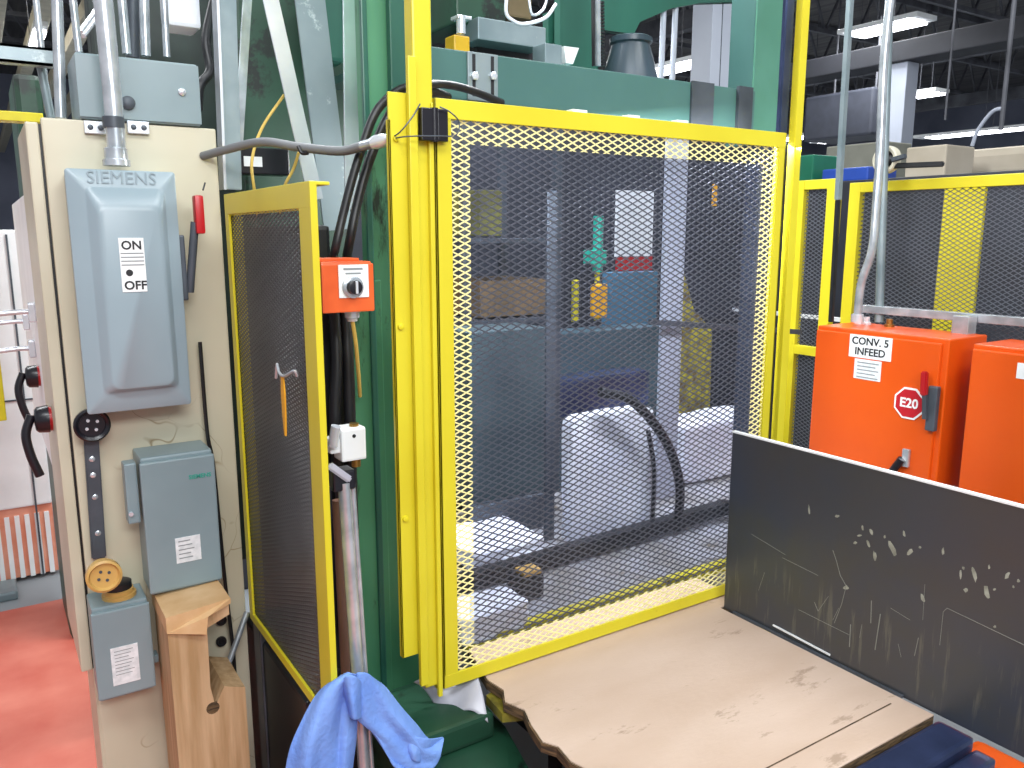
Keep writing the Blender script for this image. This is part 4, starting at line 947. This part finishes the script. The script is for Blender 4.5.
# bags
def bag(name, label, p, q, Y, d, m='plastic_white', cat='plastic bag', seed=1):
    a, b = rect(oy, p, q, Y); rnd = random.Random(seed); b.z = 0.595 if Y > 1.9 or b.z < 0.6 else b.z
    bm = MB().box((a.x, Y, b.z), (b.x, Y + d, a.z))
    bmesh.ops.subdivide_edges(bm.bm, edges=bm.bm.edges[:], cuts=6, use_grid_fill=True)
    for v in bm.bm.verts:
        v.co += Vector((rnd.uniform(-1, 1), rnd.uniform(-1, 1), rnd.uniform(-1, 1))) * 0.007
    o = bm.build(name, m, None, True, subsurf=2); return tag(o, label, cat)
bag('white_sack', 'bulging white plastic sack standing in the middle behind the mesh', (572, 412), (652, 560), 2.0, 0.06)
bag('white_bin_liner', 'white plastic covered crate right of the post behind mesh', (682, 420), (768, 560), 2.30, 0.22, seed=2)
bag('white_sheet_pile', 'low white plastic bundle in the lower left behind the mesh', (472, 545), (546, 588), 2.0, 0.25, seed=3)
bag('white_sheet_pile', 'white plastic sheet lying in the near left corner behind mesh', (462, 610), (530, 655), 1.62, 0.12, seed=5)
blk('dark_tray', 'dark oval tray low at left behind the mesh', 'tray', (470, 500), (548, 545), 2.24, 0.05, 'gray_dark', 0.03)
def ip(name, label, cat, p, q, Y, d, m, bev=0.004, z0=None):
    a, b = rect(oy, p, q, Y)
    return tag(MB().box((a.x, Y, b.z if z0 is None else z0), (b.x, Y + d, a.z), bev).build(name, m), label, cat)
ip('inner_post', 'pale grey vertical post seen through right half of gate mesh', 'post', (660, 120), (681, 600), 2.24, 0.012, 'column_white', z0=0.585)
ip('inner_post', 'slim grey-green post left of middle behind the gate mesh', 'post', (546, 190), (556, 560), 2.12, 0.010, 'gray_dark', z0=0.585)
ip('blue_control_cabinet', 'blue steel cabinet behind the mesh left of the pale post', 'cabinet', (612, 272), (656, 400), 2.9, 0.08, 'blue_cab', z0=0.0)
t = thing('notice_board', 'white notice with red lower strip above the blue cabinet', 'notice', tuple(oy(634, 260, 2.95)))
a, b = oy(617, 190, 2.95), oy(652, 256, 2.95); MB().box((a.x, 2.95, b.z), (b.x, 2.96, a.z)).build('sheet', 'white', t)
a, b = oy(617, 257, 2.95), oy(652, 270, 2.95); MB().box((a.x, 2.95, b.z), (b.x, 2.96, a.z)).build('red_strip', 'red', t)
q = oy(598, 240, 2.8)
t = thing('signal_lamp', 'teal signal lamp on a stem seen through the mesh', 'lamp', (q.x, 2.8, oy(598, 275, 2.8).z))
MB().cyl((q.x, 2.8, oy(598, 272, 2.8).z), (q.x, 2.8, oy(598, 216, 2.8).z), 0.022, seg=14).build('beacon', 'teal', t, True)
MB().box((q.x - 0.05, 2.78, oy(598, 264, 2.8).z), (q.x + 0.035, 2.84, oy(598, 250, 2.8).z), 0.006).build('bracket', 'teal', t)
MB().cyl((q.x, 2.8, oy(598, 320, 2.8).z), (q.x, 2.8, oy(598, 272, 2.8).z), 0.012, seg=10).build('stem', 'yellow_old', t, True)
ip('yellow_handle_tool', 'yellow grip tool hanging below the teal lamp behind mesh', 'tool', (594, 284), (608, 318), 2.75, 0.03, 'orange_tag', 0.01)
ip('yellow_strip', 'dull yellow strip hanging left of yellow grip tool behind mesh', 'strip', (574, 280), (579, 322), 2.75, 0.02, 'yellow_old')
ip('brown_crate', 'brown crate on a shelf at left behind the mesh', 'crate', (480, 280), (548, 316), 2.6, 0.3, mat('brown_crate_wood', '8a6f4c', 0.7, c2='6e5a3c'))
ip('olive_box', 'olive box on the upper shelf at left behind the mesh', 'box', (480, 190), (502, 236), 2.6, 0.2, mat('olive_paint', '7d7a38', 0.6, c2='5f5c30'))
t = thing('shelf_rack', 'dark steel shelf rack in the left background behind the gate', 'rack', (1.25, 2.8, 0))
a, b = oy(462, 300, 2.6), oy(552, 300, 2.6)
for py in (238, 318, 352, 480):
    z_ = oy(500, py, 2.6).z; MB().box((a.x, 2.56, z_ - 0.02), (b.x, 2.98, z_ - 0.002), 0.002).build('shelf', 'gray_dark', t)
for x_ in (a.x, b.x):
    for y_ in (2.56, 2.95): MB().box((x_ - 0.015, y_, 0), (x_ + 0.015, y_ + 0.03, 2.3), 0.002).build('upright', 'gray_dark', t)
bk = MB().box((a.x, 2.985, 0.4), (b.x, 2.995, 1.42)).build('back_sheet', mat('dull_teal_sheet', '4a5a5e', 0.5, c2='3b484c'), t)
ip('press_ram', 'dark grey-green press body filling the lower left behind mesh', 'machine', (470, 330), (546, 500), 2.32, 0.2, mat('dark_slate_green', '44565a', 0.5, c2='34444a', scale=6, dirt='8a9a9a', dirt_at=0.72))
ip('navy_hood', 'dark navy sloping hood above the white sack behind mesh', 'machine', (556, 375), (650, 412), 2.56, 0.13, 'navy', 0.02)
ip('rear_press', 'large dark slate machine body behind the gate', 'machine', (560, 330), (660, 430), 2.7, 0.15, mat('slate_body', '46606a', 0.5, c2='3a515a'), z0=0.0)
tag(MB().tube(cr([oy(600, 392, 1.95), oy(630, 400, 1.93), (oy(655, 425, 1.92)), oy(672, 455, 1.92), oy(680, 490, 1.92), oy(677, 530, 1.93)], 8), 0.016, 12).build('black_hose', 'black', None, True), 'black hose arching around the white sack behind the mesh', 'hose')
tag(MB().tube(cr([oy(648, 430, 2.0), oy(654, 470, 1.98), oy(652, 530, 1.96)], 8), 0.008, 10).build('black_hose', 'black', None, True), 'thinner black hose hanging inside the arching hose', 'hose')
t = thing('yellow_inner_guard', 'yellow mesh guard strip right of the pale post behind the gate', 'guard', tuple(oy(690, 400, 2.75)))
a, b, c_ = oy(676, 245, 2.7), oy(712, 420, 2.7), oy(700, 330, 2.7)
MB().prism([oy(676, 245, 2.7), oy(682, 265, 2.7), oy(694, 310, 2.7), oy(712, 330, 2.7), Vector((oy(712, 430, 2.7).x, 2.7, 0)), Vector((oy(676, 430, 2.7).x, 2.7, 0))], (0, 0.03, 0)).build('panel', mat('mottled_yellow', 'c9bd2e', 0.5, c2='6e5a3c', scale=30), t)
q = oy(715, 195, 2.215); t = thing('hanging_tag', 'small yellow tag hung on a thin rod high at right behind the mesh', 'tag', q)
MB().box(q + Vector((-0.012, 0, -0.04)), q + Vector((0.012, 0.004, 0.04)), 0.001).build('plate', 'orange_tag', t)
MB().cyl(q + Vector((0, 0.002, 0.03)), Vector((q.x, q.y + 0.002, 2.62)), 0.002, seg=6).build('rod', 'gray_dark', t)
bp = MB().box((0.8, 3.6, 0.0), (4.3, 3.75, 2.25), 0.01).build('machine_backwall', mat('dark_indigo_panel', '33363f', 0.6, c2='26282f', scale=3)); tag(bp, 'dark panelled machine wall far behind the gate', 'machine')
ib = MB().bar(oy(650, 322, 2.2), oy(800, 332, 2.2), 0.02, 0.02).build('cross_pipe', 'gray_dark'); tag(ib, 'dark crossing pipe behind the mesh right of pale post', 'pipe')
# lower yellow kick rail behind gate
tag(MB().box((0.92, 1.62, 0.5855), (1.9, 1.65, 0.612), 0.002).build('kick_rail', 'yellow_old'), 'scuffed yellow kick rail just behind the gate bottom', 'rail')

# ================================================================== TABLE, PLYWOOD, PLATE
PT = 0.606
edge = [(0.905, 1.60), (0.872, 1.455), (0.880, 1.40), (0.858, 1.36), (0.876, 1.31), (0.858, 1.26), (0.845, 1.20), (0.862, 1.17), (0.855, 1.12), (0.868, 1.08), (0.862, 1.02), (0.88, 0.95), (0.872, 0.83)]
poly = edge + [(1.592, 0.828), (1.592, 1.425), (1.68, 1.425), (1.68, 1.60)]
t = thing('plywood_sheet', 'bare plywood sheet with splintered left edge in front of the gate', 'plywood', (1.2, 1.1, PT - 0.02))
MB().prism([(x, y, PT - 0.022) for x, y in poly], (0, 0, 0.020)).build('lower_ply', 'ply_edge', t)
MB().prism([(x + (0.004 if x < 1 else 0), y, PT - 0.002) for x, y in poly], (0, 0, 0.0025)).build('face_ply', 'ply', t)
MB().box((1.10, 0.90, PT + 0.0006), (1.555, 0.903, PT + 0.0012)).build('seam', 'ply_edge', t)
t = thing('feed_table', 'black steel table frame under the plywood with blue-sheened front beam', 'table', (1.25, 1.1, 0))
MB().box((0.93, 0.84, 0.50), (1.59, 1.50, PT - 0.024), 0.002).build('deck', 'black', t)
MB().box((0.80, 0.745, 0.50), (1.60, 0.822, PT - 0.008), 0.010).build('front_beam', 'navy', t)
MB().box((0.80, 0.700, 0.46), (1.60, 0.742, PT - 0.03), 0.008).build('lip', 'navy', t)
for x_, y_ in ((1.10, 0.80), (1.56, 0.80), (1.10, 1.46), (1.56, 1.46)):
    MB().box((x_ - 0.03, y_ - 0.03, 0), (x_ + 0.03, y_ + 0.03, 0.50), 0.003).build('leg', 'black', t)
tp = MB(); tp.prism([(0.862, 1.44, 0.58), (0.90, 1.45, 0.58), (0.90, 1.34, 0.58), (0.855, 1.36, 0.58)], (0, 0, -0.022)); tp.build('yellow_corner', mat('dark_olive_yellow', '8a8024', 0.6, c2='4c4618', scale=20), t)  # dark olive yellow, mottled darker at random
# plate
t = thing('steel_plate', 'large dark scuffed steel plate standing on edge beside the plywood', 'steel plate', (1.604, 0.93, 0.604))
pl = MB().box((1.600, 0.42, 0.606), (1.610, 1.418, 1.094), 0.001).build('sheet', 'plate', t)
MB().box((1.5985, 0.42, 1.0942), (1.611, 1.418, 1.0985)).build('ground_edge_gleam', 'white', t)  # gleam of the ground steel edge painted in as plain white
MB().box((1.592, 0.90, 0.607), (1.5985, 1.38, 0.613)).build('bottom_edge_trim', 'gray_dark', t)
zz = lambda x, y: (720 + x / 3.368, 430 + y / 3.368)
sc_ = MB(); rs_ = random.Random(4)
for bx_, by_, bw_, bh_, sl in ((510,345,7,12,.3),(500,385,6,14,.3),(522,425,6,20,.1),(582,402,10,32,.35),(640,410,10,12,-.5),(620,350,5,14,.1),(455,380,7,6,0),(480,330,4,12,0),
        (752,410,5,14,0),(683,565,7,16,.2),(810,485,5,20,.1),(856,482,9,34,.3),(828,540,8,10,.2),(897,545,10,28,.2),(906,462,4,10,0),(968,490,8,12,-.4),(925,537,5,5,0),
        (1005,508,6,6,0),(988,528,4,5,0),(425,530,12,8,.2),(395,290,8,5,0),(925,662,6,5,0),(300,270,3,20,.1),(555,360,5,6,0),(820,465,5,6,0),(674,395,6,5,0),(470,355,10,4,0)):
    pts = []
    for k in range(9):
        an = k * 2 * math.pi / 9; rr_ = rs_.uniform(0.6, 1.1)
        dx_, dy_ = bw_ * math.cos(an) * rr_, bh_ * math.sin(an) * rr_
        pts.append(ox(*zz(bx_ + dx_ + sl * dy_, by_ + dy_), 1.5999))
    sc_.prism(pts, (-0.0002, 0, 0))
_sm = sc_.build('scuff_mark', mat('scuffed_spot', 'a3a596', 0.6, c2='7f8072', scale=60), t); _sm['kind'] = 'stuff'
sc_ = MB()
def scr(p, q, w_=0.0009): sc_.bar(ox(*p, 1.5998), ox(*q, 1.5998), w_, 0.0004, up=(0, 0, 1) if abs(p[0] - q[0]) < 4 else (1, 0, 0))
def line(pts, w_=0.001):
    for p, q in zip(pts, pts[1:]): sc_.tube([ox(*zz(*p), 1.5999), ox(*zz(*q), 1.5999)], w_ / 2, 5)
line([(380,405),(392,440),(405,490),(425,525),(410,585),(385,650)], .0014); line([(740,725),(752,612),(765,600),(1024,724)], .0012)
line([(265,605),(330,638),(435,690)]); line([(210,430),(260,455),(330,490)]); line([(510,575),(508,650)], .002); line([(440,655),(436,730)], .002); line([(478,655),(470,700)])
line([(540,620),(522,740)], .0022); line([(365,560),(330,610),(318,580)]); line([(400,600),(380,640)]); line([(690,520),(683,640)]); line([(130,540),(150,480)]); line([(105,350),(220,420)])
line([(600,720),(610,765)]); line([(668,700),(655,760)], .0016); line([(575,600),(640,640)])
sc_.build('scratch_mark', mat('scratch_grey', '85867c', 0.5), t)
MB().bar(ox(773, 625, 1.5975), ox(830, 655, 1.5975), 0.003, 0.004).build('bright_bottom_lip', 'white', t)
q = oz(1000, 745, 0.35)
tag(MB().box((1.75, 0.55, 0.0), (2.05, 0.95, 0.32), 0.02).build('orange_block', 'orange'), 'orange bit of machinery low under the right end of the plate', 'machine part')
tag(MB().box((1.66, 0.45, 0.0), (1.74, 0.80, 0.42), 0.01).build('green_bracket', 'green_gray'), 'pale green bracket below the right end of the plate', 'bracket')

# ================================================================== RIGHT BACKGROUND
# orange enclosures
def enclosure(X, Y0, Y1, Z0, Z1, dep, label):
    t = thing('orange_enclosure', label, 'electrical enclosure', (X + dep / 2, (Y0 + Y1) / 2, Z0), 'orange wall enclosures')
    MB().box((X + 0.012, Y0, Z0), (X + dep, Y1, Z1), 0.005).build('body', 'orange', t)
    d = MB().box((X, Y0 + 0.022, Z0 + 0.02), (X + 0.014, Y1 - 0.004, Z1 - 0.016), 0.004).build('door', 'orange', t)
    return t, d
X = 2.70
t, d = enclosure(X, 1.483, 2.003, 0.50, 1.253, 0.25, 'orange electrical enclosure with red E20 sign and CONV. 5 INFEED label')
def lab(p, q, name, m, par, thk=0.0015):
    a, b = rect(ox, p, q, X - 0.001)
    return a, b, MB().box((X - thk, b.y, b.z), (X + 0.0005, a.y, a.z)).build(name, m, par)
YM = (0, -1, 0)
c0 = ox(870, 347.5, X); cy, cz = c0.y, c0.z
MB().box((X - 0.0015, cy - 0.086, cz - 0.042), (X + 0.0005, cy + 0.084, cz + 0.042)).build('name_label', 'white', d)
text('lettering', 'CONV. 5', 0.038, (X - 0.002, cy, cz + 0.019), YM, ZPv, 'ink', d, bold=0.0008)
text('lettering', 'INFEED', 0.038, (X - 0.002, cy - 0.002, cz - 0.019), YM, ZPv, 'ink', d, bold=0.0008)
a, b, o = lab((854, 360), (881, 380), 'data_label', 'paper', d)
pr = MB()
for k in range(5): pr.box((X - 0.002, b.y + 0.01 + 0.012 * (k % 2), a.z - 0.014 - k * 0.0135), (X - 0.0014, a.y - 0.012, a.z - 0.010 - k * 0.0135))
pr.build('small_print', 'dim_label', d)
c = ox(909, 403.5, X - 0.004)
def octo(r, th, x):
    return [Vector((x, c.y + r * math.cos(math.radians(22.5 + 45 * k)), c.z + r * math.sin(math.radians(22.5 + 45 * k)))) for k in range(8)]
sg = MB().prism(octo(0.060, 0, X - 0.004), (0.003, 0, 0)).build('stop_sign', 'white', d)
MB().prism(octo(0.053, 0, X - 0.0048), (0.001, 0, 0)).build('sign_face', 'red_sign', d)
text('sign_lettering', 'E20', 0.046, (X - 0.0055, c.y, c.z), YM, ZPv, 'white', d, bold=0.0012)
# main handle
hp = ox(934, 405, X)
MB().box((X - 0.022, hp.y - 0.020, ox(931, 430, X).z), (X, hp.y + 0.014, ox(931, 385, X).z), 0.005).build('handle_bracket', 'gray_dark', d)
MB().bar((X - 0.032, ox(929, 395, X).y, ox(925, 394, X).z), (X - 0.032, ox(930, 372, X).y, ox(926, 370, X).z), 0.022, 0.018, up=(1, 0, 0), bevel=0.004).build('handle_grip', 'red', d)
MB().bar((X - 0.03, hp.y + 0.01, ox(930, 418, X).z), (X - 0.03, ox(930, 393, X).y, ox(926, 392, X).z), 0.014, 0.014, up=(1, 0, 0)).build('handle_arm', 'gray_dark', d)
MB().box((X - 0.014, ox(907, 456, X).y - 0.014, ox(905, 466, X).z), (X, ox(907, 456, X).y + 0.012, ox(905, 448, X).z), 0.004).build('latch', 'steel', d)
MB().tube([(X - 0.02, ox(905, 460, X).y, ox(905, 458, X).z), (X - 0.022, ox(893, 474, X).y, ox(893, 474, X).z)], 0.014, 10).build('latch_knob', 'black_plastic', d, True)
for px, py in ((875, 322), (890, 322), (905, 325)):
    q = oz(px, py, 1.253)
    MB().lathe((min(max(q.x, X + 0.04), X + 0.20), q.y, 1.252), ZPv, [(0, 0.018), (0.010, 0.018), (0.012, 0.012), (0.03, 0.012)], 12).build('gland', 'brass' if px == 905 else 'chrome', t, True)
q = ox(944, 318, X + 0.1)
t, d = enclosure(X + 0.02, 0.98, 1.415, 0.50, 1.245, 0.25, 'orange electrical enclosure cut by the right frame edge')
q = ox(1022, 371, X + 0.02); MB().box((X + 0.0185, q.y - 0.06, q.z - 0.025), (X + 0.0205, q.y + 0.015, q.z + 0.025)).build('name_label', 'white', d)
# unistrut rail above boxes
q = ox(945, 318, 2.97)
rl = MB(); z_ = ox(960, 322, 2.98).z
rl.box((2.96, 0.9, z_ + 0.005), (3.0, 2.0, z_ + 0.035), 0.002); tag(rl.build('mounting_rail', 'steel'), 'long grey strut rail running along above the orange enclosures', 'rail')
q = ox(967, 330, 2.95); tag(MB().box((2.90, q.y - 0.03, 1.20), (2.955, q.y + 0.03, z_ + 0.03), 0.003).build('rail_bracket', 'steel'), 'steel bracket between rail and first orange enclosure', 'bracket')
# bent conduit
cpx = [(893, -30), (884, 60), (880, 150), (876, 210), (872, 250), (861, 285), (857, 322)]
t = thing('bent_conduit', 'tall bare steel conduit with offset bend rising from orange enclosure', 'conduit', tuple(ox(857, 322, X + 0.12)))
MB().tube(cr([ox(895, -80, X + 0.12)] + [ox(*p, X + 0.12) for p in cpx], 6), 0.0155, 14).build('pipe', 'steel', t, True)
MB().tube([ox(857, 322, X + 0.12), ox(857.5, 314, X + 0.12)], 0.023, 14).build('hub', 'chrome', t, True)
tag(MB().tube([ox(892, -80, 2.98), ox(886, 100, 2.98), ox(879, 322, 2.98)], 0.016, 12).build('conduit', 'gray_plate', None, True), 'straight greyish conduit standing close behind the bent one', 'conduit')
tag(MB().bar(ox(855, -80, 2.62), ox(838, 200, 2.62), 0.020, 0.020, bevel=0.002).build('steel_mast', 'gray_plate'), 'thin grey steel mast left of the bare conduits', 'mast')
lo = ox(838, 200, 2.62); tag(MB().bar(lo, ox(831, 322, 2.62), 0.016, 0.016, bevel=0.002).build('dark_mast', 'black'), 'black lower length of mast in front of the yellow fences', 'mast')

# fences
def fence(X, ya, yb, za, zb, label, mid=None, wf=0.05, m='yellow'):
    """ya > yb: left to right in the picture"""
    t = thing('guard_fence', label, 'guard fence', (X, (ya + yb) / 2, za))
    MB().box((X, ya - wf, za), (X + 0.035, ya, zb), 0.002).build('stile', m, t)
    MB().box((X, yb, za), (X + 0.035, yb + wf, zb), 0.002).build('stile', m, t)
    MB().box((X + 0.001, yb + wf, zb - 0.04), (X + 0.034, ya - wf, zb), 0.002).build('rail', m, t)
    MB().box((X + 0.001, yb + wf, za), (X + 0.034, ya - wf, za + 0.04), 0.002).build('rail', m, t)
    if mid: MB().box((X + 0.001, yb + wf, mid - 0.02), (X + 0.034, ya - wf, mid + 0.02), 0.002).build('rail', m, t)
    expanded(yb + wf, ya - wf, za + 0.03, zb - 0.03, 0.030, 0.0172, 0.0028, 0.0014, lambda u, v: Vector((X + 0.02, u, v)), (1, 0, 0)).build('mesh', M['fence_wire'], t)
    return t
M['fence_wire'] = mat('fence_wire', '70737c', 0.4, 0.5)
FX = 3.05
a, b = ox(795, 181, FX), ox(838, 179, FX)
fence(FX, a.y, b.y, 0.02, a.z, 'narrow yellow mesh fence bay right of the gate post', mid=ox(800, 350, FX).z)
a, b = ox(850, 183, FX), ox(1040, 178, FX)
fence(FX, a.y, 1.30, 0.02, a.z, 'wide yellow mesh fence behind the orange enclosures')
tag(MB().box((FX - 0.01, 0.6, 0.9), (FX + 0.035, 1.285, a.z + 0.005), 0.003).build('yellow_sheet_post', 'yellow'), 'yellow fence post at the right frame edge', 'post')
t = thing('yellow_screen', 'bright yellow perforated screen strip behind the wide fence', 'screen', tuple(ox(957, 300, 3.7)))
a, b = ox(945, 185, 3.7), ox(972, 320, 3.7)
MB().box((3.7, b.y, 0.0), (3.72, a.y, a.z), 0.002).build('strip', 'yellow', t)
BT = ox(840, 181, 4.6).z
bw = MB().box((4.6, 0.8, 0.0), (6.4, 5.4, BT), 0.01).build('dark_backing', mat('dark_machine_side', '2f323c', 0.6, c2='25272e', scale=3)); tag(bw, 'dark machine side seen through the yellow fences', 'machine')
tag(MB().box((4.0, 2.7, 1.12), (4.04, 3.7, 1.14)).build('white_strip', 'white'), 'thin white strip crossing low behind the narrow fence bay', 'strip')
# background tops
def bx(name, label, cat, p, q, X, d, m, bev=0.01, z0=None):
    a, b = rect(ox, p, q, X)
    return tag(MB().box((X, b.y, b.z if z0 is None else z0), (X + d, a.y, a.z), bev).build(name, m), label, cat)
bx('beige_bale', 'long beige wrapped bale lying behind the fence top at right', 'bale', (925, 146), (1090, 176), 5.2, 0.8, 'card', 0.05, z0=BT)
bx('beige_board', 'tan cardboard box beside the round reel on the fence', 'box', (906, 146), (946, 168), 4.7, 0.3, 'card', 0.01, z0=BT)
bx('cream_board', 'long pale board behind the conduits at fence top height', 'board', (826, 144), (885, 166), 6.0, 0.35, mat('grey_beige', '8a8a7e', 0.7), 0.01, z0=BT)
bx('green_bin', 'small green bin right of the thin yellow post', 'bin', (798, 155), (813, 178), 4.65, 0.3, 'bin_green', 0.01, z0=BT)
bx('blue_crate', 'blue plastic crate behind the narrow yellow fence bay', 'crate', (822, 168), (868, 180), 4.65, 0.3, 'blue', 0.01, z0=BT)
c = ox(889, 160, 3.02)
t = thing('cable_reel', 'round cream reel with dark hub hanging at the fence corner', 'reel', (3.02, c.y, c.z - 0.055))
MB().lathe(c, (-1, 0, 0), [(0, 0.052), (0.03, 0.052), (0.034, 0.047), (0.03, 0.036), (0.012, 0.034)], 28).build('rim', mat('cream_plastic', 'd9d3bd', 0.5), t, True)
MB().lathe(c + Vector((-0.004, 0, 0)), (-1, 0, 0), [(0, 0.034), (0.012, 0.034), (0.03, 0.014), (0.034, 0.006)], 20).build('hub', 'black', t, True)
MB().bar(ox(893, 166, 3.0), ox(944, 164, 3.04), 0.02, 0.02, bevel=0.004).build('arm', 'black', t)
MB().bar(ox(892, 160, 2.985), ox(906, 156, 2.985), 0.018, 0.018, bevel=0.003).build('clamp', 'gray_dark', t)
tag(MB().tube([Vector((9, ox(1001, 130, 9).y, 7.0)), ox(1001, 130, 9.0)], 0.024, 8).build('drop_pipe', 'truss', None, True), 'grey drop pipe hanging at upper right', 'pipe', 'drop pipes over the factory floor')
tag(MB().tube([Vector((9, ox(945, 120, 9).y, 7.0)), ox(945, 120, 9.0)], 0.012, 8).build('drop_pipe', 'truss', None, True), 'thin drop pipe left of the grey drop pipe', 'pipe', 'drop pipes over the factory floor')
tag(MB().tube(cr([ox(1003, 108, 9), ox(992, 112, 9), ox(978, 130, 9), ox(972, 146, 9)], 5), 0.02, 8).build('hanging_hose', 'column_white', None, True), 'pale hose curving down from the drop pipes', 'hose')
_d = bx('far_duct', 'broad grey duct far behind between post and mast', 'duct', (804, 92), (872, 138), 14, 1.0, mat('duct_grey', '40434e', 0.6), 0.05)

_h = MB()
for v in (0.2, 0.8):
    y_ = _d.location.y + (v - 0.5) * _d.dimensions.y
    _h.cyl((14.5, y_, _d.location.z + 0.5), (14.5, y_, 7.0), 0.02, seg=6)
_h.build('hanger', 'truss', _d)
# pale purlins under the roof at the left
for k in range(9):
    x_ = -0.6 + 0.5 * k
    tag(MB().box((x_, 6.0, 4.3), (x_ + 0.18, 33.0, 4.5), 0.01).build('roof_purlin', mat('beige_purlin', 'd2cab6', 0.7) if k == 0 else bpy.data.materials['beige_purlin']), 'pale grey-beige purlin running away under the roof at upper left', 'purlin', 'purlins at upper left')
